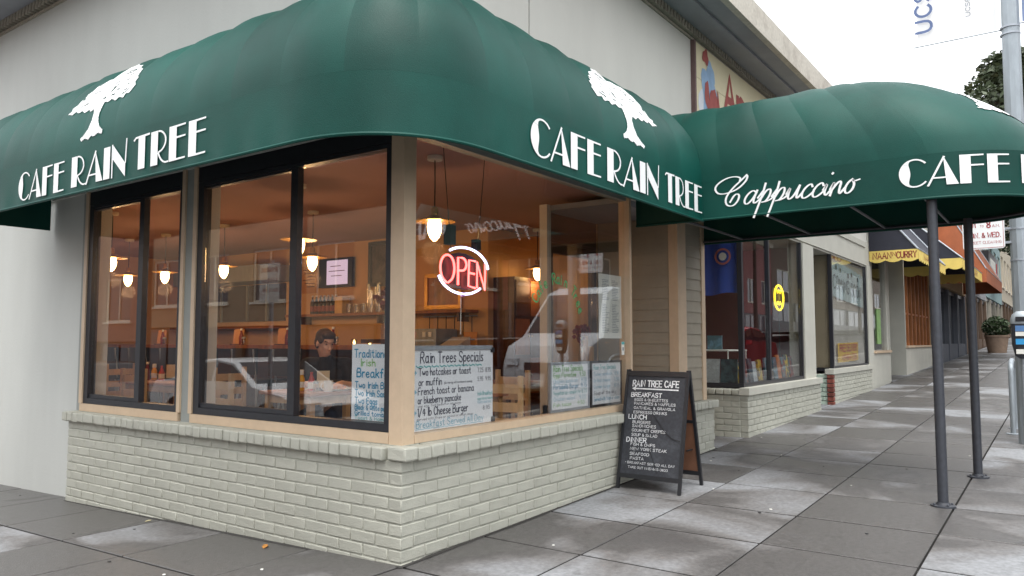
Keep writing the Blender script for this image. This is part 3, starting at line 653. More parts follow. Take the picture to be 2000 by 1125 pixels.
for ch in 'Cappuccino':
    st, adv = SCR[ch]
    for q in st.split(';'):
        pts = chaikin([tuple(map(float, p.split(','))) for p in q.split()], 2)
        pts = [((x+px+(0 if ch == 'C' else .30)*py)*k, py*k*(.96 if ch == 'C' else 1.12)) for px, py in pts]; e += 1; n = len(pts)
        W = [.0085+.010*(abs(pts[min(i+1, n-1)][1]-pts[max(i-1, 0)][1])/(1e-4+sqrt((pts[min(i+1, n-1)][0]-pts[max(i-1, 0)][0])**2+(pts[min(i+1, n-1)][1]-pts[max(i-1, 0)][1])**2))) for i in range(n)]
        for qd in ribbon2d(pts, W): mb.add([fC(.05+.80+a, 2.475+b, .0065+(e % 8)*.0002) for a, b in qd], [(0,1,2,3)])
    x += adv
mb.build('lettering', M_white, en)
for i, (x, y) in enumerate(((3.25, -2.39), (4.60, -2.505))):
    pl = thing('canopy_pole', ['dark painted canopy pole under the Cappuccino side of the canopy', 'dark painted canopy pole on the uphill side, beside the parking sign'][i], 'pole', (x, y, gz(x, y)), 'poles holding up the entrance canopy')
    z0 = gz(x, y); MB().tube([(x, y, z0+.012), (x, y, 1.3), (x, y, ZB+.03)], .036, 20).build('tube', M_dark, pl, True)
    MB().lathe([(.085, -.004), (.085, .010), (.05, .013), (.042, .03)], (x, y, z0), 24).build('base_plate', M_dark, pl, True)
    for a in range(4): MB().lathe([(.009, .0), (.009, .02), (.004, .024)], (x+.066*cos(a*pi/2+.6), y+.066*sin(a*pi/2+.6), z0), 6).build('bolt', M_dark, pl)
# ================================================================== A-FRAME BOARD
M_chalkb = mat('chalkboard', lin((52, 54, 60)), .7, .2, 5, .1, 50, col2=lin((74, 77, 83)), thr=(.5, .75))
M_chalk = mat('chalk_paint', lin((226, 228, 230)), .9, .18, 60)
M_blkp = mat('black_paint', lin((34, 35, 39)), .5, .1, 30)
M_hard = mat('hardboard', lin((128, 88, 66)), .6, .15, 6)
g0 = gz(2.6, -.3)
af = thing('sandwich_board', 'black A-frame chalkboard listing breakfast, lunch and dinner beside the entrance', 'sign board', (2.8, -.32, g0))
y0, y1, xt, xf, xr, zt = -.62, -.03, 2.80, 2.565, 3.035, 1.055
def onf(v, u, n=0):    # u: 0 at the wall side (y1) .. 1 street side, v: 0 foot .. 1 top, on the front face; n outwards
    a = Vector((xf, y1+(y0-y1)*u, g0)); b = Vector((xt-.008, y1+(y0-y1)*u, zt)); nn = Vector((-(zt-g0), 0, xt-xf)).normalized(); return a+(b-a)*v+nn*n
def slabq(mb, u0, u1, v0, v1, n0, n1, fn=onf):
    P = [fn(v0,u0,n0), fn(v0,u1,n0), fn(v1,u1,n0), fn(v1,u0,n0)]; Q = [fn(v0,u0,n1), fn(v0,u1,n1), fn(v1,u1,n1), fn(v1,u0,n1)]
    mb.add(P+Q, [(0,1,2,3),(7,6,5,4),(0,4,5,1),(1,5,6,2),(2,6,7,3),(3,7,4,0)])
def onb(v, u, n=0):
    a = Vector((xr, y1+(y0-y1)*u, g0+.01)); b = Vector((xt+.008, y1+(y0-y1)*u, zt)); nn = Vector((zt-g0, 0, xr-xt)).normalized(); return a+(b-a)*v+nn*n
for nm, fn in (('front_panel', onf), ('rear_panel', onb)):
    pn = part(nm, af)
    mb = MB(); slabq(mb, .05, .95, .12, .965, -.006, .006, fn); mb.build('board', M_chalkb if fn is onf else M_hard, pn)
    for u0, u1, v0, v1 in ((.01, .05, 0, 1.0), (.95, .99, 0, 1.0)): mb = MB(); slabq(mb, u0, u1, v0, v1, -.014, .014, fn); mb.build('leg', M_blkp, pn)
    for v0, v1 in ((.09, .125), (.945, .985)) + (() if fn is onf else ((.55, .575),)): mb = MB(); slabq(mb, .0505, .9495, v0, v1, -.0135, .0135 if fn is onf else .02, fn); mb.build('rail', M_blkp, pn)
MB().box(2.84, 2.98, -.56, -.55, .38, .39).build('stay', M_blkp, af)
Uf = Vector((0, -1, 0)); Vf = (onf(1, 0)-onf(0, 0)).normalized(); Nf = Uf.cross(Vf)*-1; Nf = Vector((-(zt-g0), 0, xt-xf)).normalized()
lines = [('RAIN TREE CAFE', .13, .85, .882, .052, 1.0), (None, 0, 0, 0, 0, 0), ('BREAKFAST', .12, .60, .785, .036, 1.1), ('EGGS & OMELETTES', .18, .70, .743, .021, 1), ('PANCAKES & WAFFLES', .18, .82, .711, .021, 1), ('OATMEAL & GRANOLA', .18, .82, .674, .021, 1), ('ESPRESSO DRINKS', .18, .70, .637, .021, 1),
 ('LUNCH', .11, .39, .598, .036, 1.1), ('BURGERS', .18, .46, .554, .022, 1), ('SANDWICHES', .18, .55, .522, .022, 1), ('GOURMET CREPES', .18, .70, .485, .022, 1), ('SOUP & SALAD', .18, .58, .448, .022, 1), ('DINNER', .11, .42, .406, .037, 1.1), ('FISH & CHIPS', .18, .56, .369, .022, 1), ('NEW YORK STEAK', .18, .74, .332, .022, 1), ('SEAFOOD', .18, .48, .291, .022, 1), ('PASTA', .19, .40, .254, .022, 1), ('* BREAKFAST SERVED ALL DAY', .12, .88, .217, .018, .9), ('TAKE OUT (415) 665-3633', .17, .78, .180, .018, .9)]
mb = MB(); WF = y1-y0; LF = (onf(1,0)-onf(0,0)).length
VS = lambda v: v
for s, u0, u1, v, h, wt in lines:
    if s is None:
        for qd in ([(.17,.832),(.85,.829),(.85,.840),(.17,.843)], [(.12,.838),(.18,.820),(.18,.856)]): mb.add([onf(VS(b), a, .0085) for a, b in qd], [tuple(range(len(qd)))])
        continue
    write(mb, s, onf(v-h/2/LF, u0, .0065), Uf, Vf, Nf, h, (u1-u0)*WF, wt=1.15*wt if h < .03 else 1.3*wt, jit=.03, smooth=False)
mb.build('lettering', M_chalk, bpy.data.objects['front_panel'])
crk = MB()
for pts in ([(.50,.62),(.60,.55),(.72,.47),(.82,.43),(.93,.42)], [(.47,.60),(.46,.48),(.47,.34),(.55,.25),(.62,.15)]):
    for qd in ribbon2d(chaikin(pts, 2), .009): crk.add([onf(b, a, .0115) for a, b in qd], [(0,1,2,3)])
crk.build('scratch', M_blkp, bpy.data.objects['front_panel'])
# ================================================================== COMIC SHOP FRONT (same building row)
shop = thing('corner_shop', 'grey painted shopfront with slanted display bays and low brick base', 'shop', (6, 0, .15))
B('lintel', M_pier, shop, (4.83, XE, .03, .055, 2.83, 3.3)); B('lintel_moulding', M_pier, shop, (8.2, 13.2, .005, .03, 3.18, 3.22)); B('soffit', M_pier, shop, (4.83, XE-.01, .056, 1.3, 2.80, 2.855))
B('pier', M_pier, shop, (8.68, 9.25, .02, .25, .2, 2.80)); B('pier', M_pier, shop, (13.32, XE+.1, .02, .3, .3, 2.83)); B('pier', M_pier, shop, (9.255, 9.32, .03, .3, .2, 2.80))
jobs2 = []
def shop_bricks(axis, a0, a1, face, zt, zl, parent, m=None, pit=.21, hide=None):
    r = 0; z = zt-CO/2
    while z > zl-CO:
        a = a0-(pit/2 if r % 2 else 0)
        while a < a1-.03:
            s, e = max(a, a0)+.004, min(a+pit, a1)-.004
            if e-s > .05:
                c = (s+e)/2
                if z+CO/2 > (gz(c, 0) if axis == 'x' else gz(face, 0)) - .01:
                    o = place_brick(parent, (c, face+.045, z) if axis == 'x' else (face+.045, c, z), round((e-s)/.02)*.02-.002, CO-.010, .09, axis, .005, m)
            a += pit
        z -= CO; r += 1
b1 = part('brick_base', shop)
shop_bricks('x', 5.87, 9.25, -.05, .655, .16, b1); shop_bricks('y', .045, 1.15, 5.87, .655, .13, b1)
for i in range(11): place_brick(b1, (5.93, -.0+i*.1, .69), .094, .07, .16, 'y', .014)
B('sill', M_pier, shop, (5.845, 9.27, -.075, .05, .657, .742)); B('mortar_bed', M_mortar, shop, (5.877, 9.24, -.042, .2, .05, .65), (5.877, 6.1, .201, 1.15, .05, .65))
dw = part('display_window', shop)
for x0, x1 in ((6.0, 6.06), (7.06, 7.11), (8.62, 8.678)): B('mullion', M_black, dw, (x0, x1, .04, .10, .79, 2.80))
B('frame', M_black, dw, (6.0, 8.678, .04, .10, .743, .789)); B('frame', M_black, dw, (6.0, 6.06, .101, 1.15, .743, .789)); B('frame', M_black, dw, (6.0, 6.06, 1.1, 1.15, .79, 2.80))
B('pane', M_glass, dw, (6.061, 7.059, .066, .072, .79, 2.80)); B('pane', M_glass, dw, (7.111, 8.619, .066, .072, .79, 2.80)); B('pane', M_glass, dw, (6.027, 6.033, .101, 1.099, .79, 2.80))
M_shopin = mat('shop_interior', lin((104, 98, 100)), .8, .2, 2); M_shoppk = mat('shop_wall_pink', lin((120, 60, 66)), .8, .1, 2)
B('inner_floor', M_shopin, shop, (6.06, 9.2, .11, 1.1, .70, .742)); B('inner_wall', M_shopin, shop, (6.06, 9.2, 2.5, 2.55, .2, 2.80)); B('inner_wall', M_shoppk, shop, (9.2, 9.25, .26, 2.5, .2, 2.80)); B('inner_wall', M_shopin, shop, (5.7, 5.75, 1.3, 2.55, .2, 2.80))
B('floor', M_shopin, shop, (4.83, 9.2, 1.25, 2.5, .12, .17)); B('ceiling', M_shopin, shop, (5.7, 9.2, 1.301, 2.5, 2.78, 2.84)); B('shop_door', M_woodd, shop, (4.93, 5.95, 1.25, 1.29, .17, 2.79)); B('side_wall', M_siding, shop, (4.83, 4.9, .31, 1.249, .05, 2.79))
b2 = part('brick_base', shop); M_mint = mat('mint_paint', lin((188, 206, 190)), .7, .08, 10, .2, 60); M_redb = mat('bare_red_brick', lin((140, 78, 66)), .85, .3, 30, .4, 80, rnd=.35)
shop_bricks('x', 10.22, 13.32, -.02, .76, .26, b2); shop_bricks('y', .045, .6, 10.15, .76, .25, b2, M_mint)
for i in range(8): place_brick(b2, (10.17, .02, .72-i*CO), .10, CO-.012, .1, 'x', .006, M_redb)
B('sill', M_pier, shop, (10.12, 13.32, -.04, .1, .762, .845)); B('mortar_bed', M_mortar, shop, (10.225, 13.31, -.012, .2, .1, .76), (10.157, 10.3, .201, .6, .1, .76))
dw2 = part('display_window', shop)
for x0, x1 in ((10.48, 10.54), (13.26, 13.318)): B('mullion', M_black, dw2, (x0, x1, .04, .10, .846, 2.80))
B('frame', M_black, dw2, (10.541, 13.259, .04, .10, .846, .88)); B('pane', M_glass, dw2, (10.541, 13.259, .066, .072, .881, 2.80)); B('pane', M_glass, dw2, (10.50, 10.506, .101, 1.3, .85, 2.80)); B('frame', M_black, dw2, (10.48, 10.53, .101, 1.3, .80, .849))
M_kraft = mat('brown_paper', lin((176, 162, 136)), .8, .12, 2.5, .5, 9); M_kraft2 = mat('grey_paper', lin((214, 210, 198)), .8, .1, 1.5, .4, 6)
def sheet(f, nu=14, nv=14, amp=.012, seed=1):
    rr = random.Random(seed); ph = [rr.uniform(0, 6) for _ in range(6)]
    return MB().grid([[f(u/nu, v/nv, amp*(sin(u*1.3+ph[0]+v*.4)+.6*sin(v*1.1+ph[1]+u*.7))) for u in range(nu+1)] for v in range(nv+1)])
o = sheet(lambda u, v, n: (10.545+n*.6, .10+1.2*u, .86+1.93*v), 10, 24, .012, 3).build('paper_sheet', M_kraft, None, True, thick=.002); tag(o, 'brown kraft paper covering the side pane of the empty shop', 'paper')
o = sheet(lambda u, v, n: (10.56+2.68*u, .11+n*.6, .86+1.93*v), 20, 20, .01, 9).build('paper_sheet', M_kraft2, None, True, thick=.002); tag(o, 'pale paper lining the front pane of the empty shop', 'paper')
B('inner_wall', M_shopin, shop, (9.26, 13.3, 1.6, 1.65, .2, 2.80)); B('inner_wall', M_shopin, shop, (9.255, 9.30, .31, 1.6, .2, 2.80))
def flat_text(mb, body, org, U, V, N, h, width=None, wt=1.0, **kw): return write(mb, body, org, U, V, N, h, width, wt, **kw)
# posters in the empty shop
ps = thing('window_poster', 'pale blue hand painted banner reading coming soon', 'poster', (11.9, .09, 2.2))
sheet(lambda u, v, n: (10.62+2.55*u, .082+n*.25, 2.10-.14*u+(.66-.02*u)*v), 14, 8, .006, 4).build('sheet', mat('pale_blue_paper', lin((206, 230, 232)), .7, .06, 6), ps, True, thick=.002)
mb = MB(); write(mb, 'COMING SOON', (10.75, .074, 2.24), (1,0,-.055), (0,0,1), (0,-1,0), .24, 2.2, .7, .04, smooth=True)
for a, b in ((11.3, 2.58), (11.9, 2.52), (12.2, 2.56), (11.0, 2.62), (12.7, 2.5)): mb.lathe([(.05, 0), (.05, .001)], (a, .074, b), 8, Matrix.Rotation(pi/2, 3, 'X'))
mb.build('lettering', mat('dark_blue_paint', lin((60, 80, 92)), .7), ps)
ps = thing('delivery_poster', 'yellow poster reading free delivery in red letters', 'poster', (11.9, .09, 1.1))
sheet(lambda u, v, n: (10.98+1.62*u, .083+n*.2, .93+.02*u+.34*v), 8, 4, .005, 7).build('sheet', mat('yellow_paper', lin((255, 206, 40)), .6, .05, 4), ps, True, thick=.002)
mb = MB(); write(mb, 'FREE DELIVERY', (11.1, .076, 1.125), (1,0,.012), (0,0,1), (0,-1,0), .115, 1.4, 1.5, .0, smooth=False); write(mb, '415-664-7226', (11.25, .076, .965), (1,0,.012), (0,0,1), (0,-1,0), .10, 1.15, 1.4, smooth=False)
mb.build('lettering', mat('red_paint', lin((196, 40, 36)), .6), ps)
# banner, neon and stock in the comic shop window
bn = thing('window_banner', 'royal blue cloth banner with a ringed white disc in the shop window', 'banner', (6.1, .6, 2.2))
mb = MB().grid([[(6.07+.02*sin(u*.9), .11+.95*u/24, 1.90+.88*v/8+.015*sin(u*.5)*(1-v/8)) for u in range(25)] for v in range(9)]); mb.build('cloth', mat('blue_cloth', lin((44, 86, 190)), .7, .1, 4), bn, True, thick=.003)
for r0, r1, m_, xx in ((.0, .05, M_paper, 6.036), (.08, .105, mat('banner_red', lin((200, 120, 110)), .7), 6.036)):
    mb = MB()
    for i in range(28):
        a, b = 2*pi*i/28, 2*pi*(i+1)/28
        q = [(xx, .29+r1*cos(a), 2.37+r1*sin(a)), (xx, .29+r1*cos(b), 2.37+r1*sin(b)), (xx, .29+r0*cos(b), 2.37+r0*sin(b)), (xx, .29+r0*cos(a), 2.37+r0*sin(a))]
        mb.add(q if r0 else [q[0], q[1], (xx, .29, 2.37)], [(0,1,2,3)] if r0 else [(0,1,2)])
    mb.build('ring' if r0 else 'disc', m_, bn)
nn_ = thing('oval_neon', 'glowing yellow oval neon sign in the shop window', 'neon sign', (7.75, .3, 1.95))
mb = MB(); mb.tube([(8.04+.21*cos(a*pi/18), .2, 1.94+.18*sin(a*pi/18)) for a in range(36)], 0.014, 8, closed=True); mb.build('tube', emis('yellow_neon', (1, .70, .02), 2.2), nn_, True)
mb = MB()
for zc, sg in ((2.03, 1), (1.86, -1)): mb.tube([(7.93+.22*i/12, .2, zc+sg*.025*cos(i*pi/3)) for i in range(13)], .008, 6)
mb.build('inner_tube', emis('yellow_neon', (1, .70, .02), 2.2), nn_, True); B('backing', M_black, nn_, (7.86, 8.22, .23, .25, 1.80, 2.08)); B('power_lead', M_black, nn_, (8.03, 8.04, .2, .21, .9, 1.75))
pal = [(60, 90, 100), (150, 60, 50), (40, 60, 80), (190, 200, 205), (220, 190, 60), (90, 130, 150), (120, 110, 90), (70, 110, 120), (200, 120, 60), (110, 150, 160)]
def cover_mat(i): return mat('cover_%d' % (i % 10), tuple(c*.8 for c in lin(pal[i % 10])), .35, .3, 14, col2=lin(pal[(i*3+4) % 10]), thr=(.45, .58))
k = 0
names = ['grey green', 'brick red', 'navy', 'silver grey', 'mustard', 'steel blue', 'olive brown', 'teal', 'rust orange', 'pale aqua']
def book(x, y, wd, h, ax, tilt=.12):
    global k
    mb = MB()
    if ax == 'x': mb.cbox((x+wd/2, y, .742+h/2), (wd/2-.004, .012, h/2), Matrix.Rotation(-tilt, 3, 'X'))
    else: mb.cbox((y, x+wd/2, .742+h/2), (.012, wd/2-.004, h/2), Matrix.Rotation(tilt, 3, 'Y'))
    o = mb.build('comic_book', cover_mat(k)); tag(o, ['boxed %s comic book standing in the front display pane', 'boxed %s comic book standing in the side display pane'][ax == 'y'] % names[k % 10], 'book', 'comic books in the window'); k += 1
for i in range(5): book(6.16+i*.19, .17+.01*(i % 2), .15, .30+.02*(i % 3), 'x')
for i in range(7): book(7.2+i*.19, .17+.012*(i % 2), .17, .34+.03*(i % 2), 'x')
for i in range(4): book(.16+i*.23, 6.13, .22, .34, 'y')
rk = thing('display_shelf', 'white wire shelf with small figures in the shop window', 'shelf', (6.5, .8, .75))
B('board', M_paper, rk, (6.2, 6.9, .3, 1.05, 1.18, 1.195))
for x, y in ((6.21, .31), (6.88, .31), (6.21, 1.04), (6.88, 1.04)): MB().tube([(x, y, .742), (x, y, 1.18)], .008, 6).build('leg', M_paper, rk)
o = MB().cbox((6.4, .55, 1.29), (.09, .09, .09), Matrix.Rotation(.3, 3, 'Z')).build('boxed_toy', cover_mat(7)); tag(o, 'green boxed toy on the white wire shelf', 'toy box')
for i in range(3):
    x, y = 6.35, .42+.13*i; o = MB().lathe([(.035, 0), (.04, .04), (.025, .07), (.03, .10), (.02, .125)], (x, y, .742+.0), 8).build('small_figure', mat('maroon_plastic', lin((120, 40, 40)), .5)); tag(o, 'small maroon figure under the white wire shelf', 'figure', 'figures under the wire shelf')
# painted sign on the wall above
sg = thing('shop_sign', 'cream painted sign board with red letters and abstract plume under the eaves', 'sign', (6.5, .04, 4.0))
M_cream2 = mat('cream_sign_paint', lin((222, 212, 178)), .6, .04, 3)
for i, (z0, z1) in enumerate(((3.35, 3.80), (3.805, 4.22), (4.225, 4.62))): B('board', M_cream2, sg, (4.58, 8.2, .02, .054, z0, z1))
for x0, x1, z0, z1 in ((4.54, 4.579, 3.3, 4.62),): B('frame', mat('maroon_frame', lin((112, 88, 86)), .6), sg, (x0, x1, .005, .06, z0, z1))
M_r = mat('faded_red', lin((162, 84, 78)), .7, .12, 9); M_bl = mat('faded_blue', lin((146, 176, 206)), .7, .1, 9); M_wh = mat('faded_white', lin((216, 220, 226)), .7, .06, 9)
def blob(cx, cz, rx, rz, m, ph, yy, rot=0., nm='painted_patch'):
    mb = MB(); P = []
    for i in range(26):
        a = 2*pi*i/26; r = 1+.16*sin(3*a+ph)+.10*sin(5*a+ph*2); dx, dz = rx*r*cos(a), rz*r*sin(a)
        P.append((cx+dx*cos(rot)-dz*sin(rot), yy, cz+dx*sin(rot)+dz*cos(rot)))
    mb.add(P, [tuple(range(26))]); mb.build(nm, m, sg)
for i, (cx, cz, rx, rz, m, rot) in enumerate(((4.98, 3.75, .27, .42, M_wh, .1), (5.0, 3.95, .24, .36, M_bl, .15), (5.02, 4.28, .13, .13, M_bl, 0), (4.88, 4.44, .09, .085, M_r, 0), (4.92, 3.98, .07, .2, M_r, .2), (5.1, 3.86, .12, .30, M_r, -.12), (5.08, 3.72, .055, .16, M_wh, .1), (5.28, 3.76, .05, .32, M_r, .12), (4.97, 3.58, .06, .12, M_wh, .3), (5.18, 3.62, .07, .16, M_wh, -.2))): blob(cx, cz+.08, rx, rz, m, i*1.3, .018-i*.0011, rot)
mb = MB(); write(mb, 'A', (5.48, .017, 4.05), (1,0,0), (0,0,1), (0,-1,0), .46, .34, 1.5, smooth=False); mb.build('letter', M_r, sg); mb = MB(); write(mb, 'n', (5.92, .017, 4.05), (1,0,0), (0,0,1), (0,-1,0), .46, .26, 1.5, smooth=False)
mb.build('letter', M_r, sg)
# ================================================================== CAFE INTERIOR
FZ = .12
def pendant(x, y, label, zb=2.15, pw=5.2):
    p = thing('pendant_lamp', label, 'lamp', (x, y, 2.72), 'pendant lamps in the cafe')
    MB().lathe([(.055, -.035), (.06, -.03), (.06, -.002)], (x, y, 2.72), 14).build('ceiling_rose', M_cream, p, True)
    MB().tube([(x, y, 2.69), (x+.003, y, 2.5), (x, y, zb+.17)], .005, 6).build('cord', M_black, p)
    MB().lathe([(.018, .10), (.028, .11), (.03, .16), (.02, .175)], (x, y, zb), 12).build('socket', M_brass, p, True)
    MB().lathe([(.16, .062), (.155, .068), (.08, .085), (.04, .11), (.03, .11), (.075, .08), (.15, .06)], (x, y, zb), 24).build('shade', M_brass, p, True)
    MB().lathe([(.012, -.085), (.035, -.06), (.05, -.02), (.055, .02), (.048, .06), (.03, .085)], (x, y, zb), 16).build('globe', M_bulb, p, True)
    li = bpy.data.lights.new('bulb_light', 'POINT'); li.energy = pw; li.color = (1, .58, .28); li.shadow_soft_size = .09
    lo = bpy.data.objects.new('bulb_light', li); COL.objects.link(lo); lo.parent = p; lo.location = (0, 0, zb-.17-2.72)
for x, y, l in ((.898, 5.251, 'pendant lamp over the table with condiments by the side wall'), (2.166, 7.31, 'pendant lamp at the far end of the bar'), (2.188, 6.419, 'third pendant lamp along the bar from the seated man'), (2.161, 5.069, 'second pendant lamp along the bar from the seated man'), (1.124, 2.379, 'pendant lamp above the seated man'), (2.147, 3.425, 'pendant lamp over the bar stool behind the seated man'), (1.05, .69, 'pendant lamp hanging by the neon sign'), (4.677, 2.182, 'pendant lamp in the rear alcove')): pendant(x, y, l, pw=2.2 if x > 4 else 5.4)
# bar
bar = thing('bar_counter', 'long dark wooden bar with polished top', 'counter', (2.6, 6, FZ))
B('top', M_wood, bar, (2.3, 2.95, 2.9, 9.3, 1.215, 1.26)); B('front', M_woodd, bar, (2.45, 2.5, 2.95, 9.3, FZ, 1.214)); B('end', M_woodd, bar, (2.501, 2.95, 2.95, 3.0, FZ, 1.214)); B('foot_rail', M_brass, bar, (2.36, 2.39, 2.95, 9.3, .28, .31))
def stool(x, y, label):
    s = thing('bar_stool', label, 'stool', (x, y, FZ), 'high backed stools along the bar')
    B('seat', M_vinyl, s, (x-.2, x+.2, y-.2, y+.2, .82, .89)); 
    mb = MB(); mb.grid([[(x-.20-.03*cos((u-4)*.35), y-.21+.42*u/8, .95+.28*v/3) for u in range(9)] for v in range(4)]); mb.build('backrest', M_vinyl, s, True, thick=.04)
    for dx, dy in ((-.18, -.18), (.18, -.18), (-.18, .18), (.18, .18)): MB().tube([(x+dx*1.1, y+dy*1.1, FZ), (x+dx*.9, y+dy*.9, .82)], .014, 6).build('leg', M_galv, s)
    for dy in (-.19, .19): MB().tube([(x-.19, y+dy, .84), (x-.235, y+dy, 1.22)], .012, 6).build('back_post', M_galv, s)
for i in range(8): stool(1.95, 3.3+i*.72, 'black vinyl bar stool with chrome legs drawn up to the bar')
# back shelf, bottles, glasses
shf = thing('back_shelf', 'long wooden shelf on the wall behind the bar', 'shelf', (4.1, 5, 1.66))
B('board', M_wood, shf, (3.95, 4.199, 2.75, 6.2, 1.66, 1.695)); B('lower_board', M_wood, shf, (3.9, 4.199, 6.4, 9.2, 1.5, 1.54))
for y in (2.9, 4.3, 5.9): B('bracket', M_woodd, shf, (4.0, 4.199, y, y+.03, 1.55, 1.659))
BOT = [(.032,0),(.034,.01),(.034,.15),(.028,.18),(.013,.215),(.012,.255),(.015,.257),(.015,.27)]
M_bot = [mat('brown_glass', lin((70, 34, 16)), .12, .1, 5), mat('dark_glass', lin((40, 22, 20)), .12, .1, 5)]
for i in range(7):
    b = thing('sauce_bottle', 'dark bottle in the row on the back shelf', 'bottle', (4.07, 5.22+i*.085, 1.695), 'bottles on the back shelf'); MB().lathe(BOT, (4.07, 5.22+i*.085, 1.695), 12).build('glass', M_bot[i % 2], b, True)
    MB().lathe([(.0352,.04),(.0352,.12)], (4.07, 5.22+i*.085, 1.695), 12).build('label', mat('red_label', lin((150, 60, 44)), .6), b, True); MB().lathe([(.0165,.255),(.0165,.275)], (4.07, 5.22+i*.085, 1.695), 8).build('cap', M_paper, b)
o = MB().box(4.0, 4.14, 5.02, 5.17, 1.695, 1.93).build('tea_box', mat('yellow_tin', lin((214, 160, 40)), .4, .1, 8)); tag(o, 'yellow tin between the bottles and the glasses', 'tin')
M_clear = glass_mat('drinking_glass', (.9, .88, .84), .12)
for i in range(14):
    y, h = 4.94-i*.075, (.13 if i < 5 else .30+.05*((i*7) % 3)); o = MB().lathe([(.03,0),(.036,h*.5),(.038,h),(.034,h),(.031,.015)], (4.05+.03*(i % 2), y, 1.695), 10).build('drinking_glass', M_clear, None, True); tag(o, ['short tumbler in the row on the back shelf', 'stack of tall glasses at the end of the back shelf'][i >= 5], 'glass', 'glasses on the back shelf')
tv = thing('television', 'flat television with a lilac screen above the bar shelf', 'television', (4.15, 5.32, 2.3))
B('housing', M_black, tv, (4.13, 4.19, 4.97, 5.68, 2.08, 2.50)); B('screen', emis('tv_screen', (.62, .5, .66), .55), tv, (4.126, 4.13, 5.06, 5.5, 2.12, 2.47))
mb = MB()
for i, (a, b) in enumerate(((5.42, 5.2), (5.45, 5.12), (5.4, 5.18))): mb.box(4.122, 4.1255, b, a, 2.38-.07*i, 2.39-.07*i)
mb.build('caption', mat('screen_ink', lin((120, 50, 70)), .5), tv)
pf = thing('framed_picture', 'large dark framed picture on the wall beside the television', 'picture', (4.15, 4.3, 2.37)); 
for b in ((4.14, 4.199, 3.9, 4.66, 2.06, 2.11), (4.14, 4.199, 3.9, 4.66, 2.63, 2.68), (4.14, 4.199, 3.9, 3.95, 2.111, 2.629), (4.14, 4.199, 4.61, 4.66, 2.111, 2.629)): B('frame', M_black, pf, b)
B('print', mat('dark_print', lin((84, 70, 66)), .3, .3, 9, col2=lin((50, 44, 46)), thr=(.4, .6)), pf, (4.16, 4.19, 3.951, 4.609, 2.112, 2.628))
wb = thing('menu_sheet', 'amber menu sheet pinned left of the television', 'sign', (4.19, 5.95, 2.2)); B('sheet', mat('amber_sheet', lin((196, 140, 84)), .6, .1, 6), wb, (4.185, 4.199, 5.78, 6.15, 2.02, 2.42))
mb = MB()
for i in range(6): mb.box(4.182, 4.1849, 5.82, 6.1-.05*(i % 3), 2.36-.05*i, 2.372-.05*i)
mb.build('lines', M_woodd, wb)
kh = thing('serving_hatch', 'steel framed kitchen hatch at the end of the bar', 'hatch', (4.15, 7.3, 1.8))
B('opening', mat('kitchen_dark', lin((70, 52, 40)), .6, .2, 3), kh, (4.17, 4.199, 6.5, 8.6, 1.62, 2.2)); B('hood', M_galv, kh, (3.7, 4.199, 6.3, 8.8, 2.21, 2.45))
for y in (6.9, 7.4, 8.1): B('bar', M_galv, kh, (4.14, 4.169, y, y+.03, 1.62, 2.2))
# back counter and machines
bc = thing('back_counter', 'low service counter with dark front behind the bar', 'counter', (3.9, 4, FZ)); B('top', M_woodd, bc, (3.6, 4.199, 2.62, 9.3, 1.02, 1.06)); B('front', M_woodd, bc, (3.65, 3.7, 2.62, 9.3, FZ, 1.019))
em = thing('coffee_machine', 'steel coffee machine on the back counter', 'coffee machine', (3.9, 3.2, 1.06)); B('body', M_galv, em, (3.75, 4.15, 3.05, 3.5, 1.2, 1.46)); B('base', M_black, em, (3.72, 4.15, 3.05, 3.5, 1.061, 1.12)); B('back', M_galv, em, (3.95, 4.15, 3.07, 3.48, 1.121, 1.199))
for y in (3.16, 3.36): MB().lathe([(.03, -.05), (.035, 0)], (3.85, y, 1.2), 10).build('group_head', M_black, em); 
for y in (3.12, 3.22, 3.40): B('button', emis('red_light', (1, .1, .06), 1.5) if y == 3.40 else M_paper, em, (3.742, 3.749, y, y+.05, 1.36, 1.42))
cr = thing('cash_register', 'beige cash register on a wooden stand', 'cash register', (3.8, 2.85, 1.06)); B('drawer', M_wood, cr, (3.62, 4.0, 2.66, 3.0, 1.061, 1.16)); B('body', M_cream, cr, (3.66, 3.98, 2.7, 2.98, 1.161, 1.24)); MB().prism([(3.7, 2.7, 1.241), (3.98, 2.7, 1.241), (3.98, 2.7, 1.36)], (0, .28, 0)).build('keyboard', M_cream, cr)
on = thing('order_notice', 'orange notice sheet standing on the counter by the cash register', 'sign', (3.9, 2.66, 1.06)); B('sheet', mat('orange_sheet', lin((222, 150, 70)), .6, .08, 6), on, (4.02, 4.03, 2.63, 2.84, 1.061, 1.42)); B('heading', M_woodd, on, (4.016, 4.0195, 2.66, 2.80, 1.32, 1.335))
gp = thing('gilt_frame', 'gilt framed mirror above the back counter', 'mirror', (4.18, 3.3, 2.0))
for b in ((4.16, 4.199, 3.0, 3.62, 1.72, 1.77), (4.16, 4.199, 3.0, 3.62, 2.13, 2.18), (4.16, 4.199, 3.0, 3.05, 1.771, 2.129), (4.16, 4.199, 3.57, 3.62, 1.771, 2.129)): B('frame', M_brass, gp, b)
B('picture', mat('amber_print', lin((150, 90, 50)), .3, .3, 6), gp, (4.18, 4.199, 3.051, 3.569, 1.771, 2.129))
cb = thing('wall_cabinet', 'tall brown cabinet with stacked doors at the rear of the cafe', 'cabinet', (4.6, 2.45, FZ)); B('carcass', M_woodd, cb, (4.31, 4.95, 2.28, 2.599, FZ, 2.1))
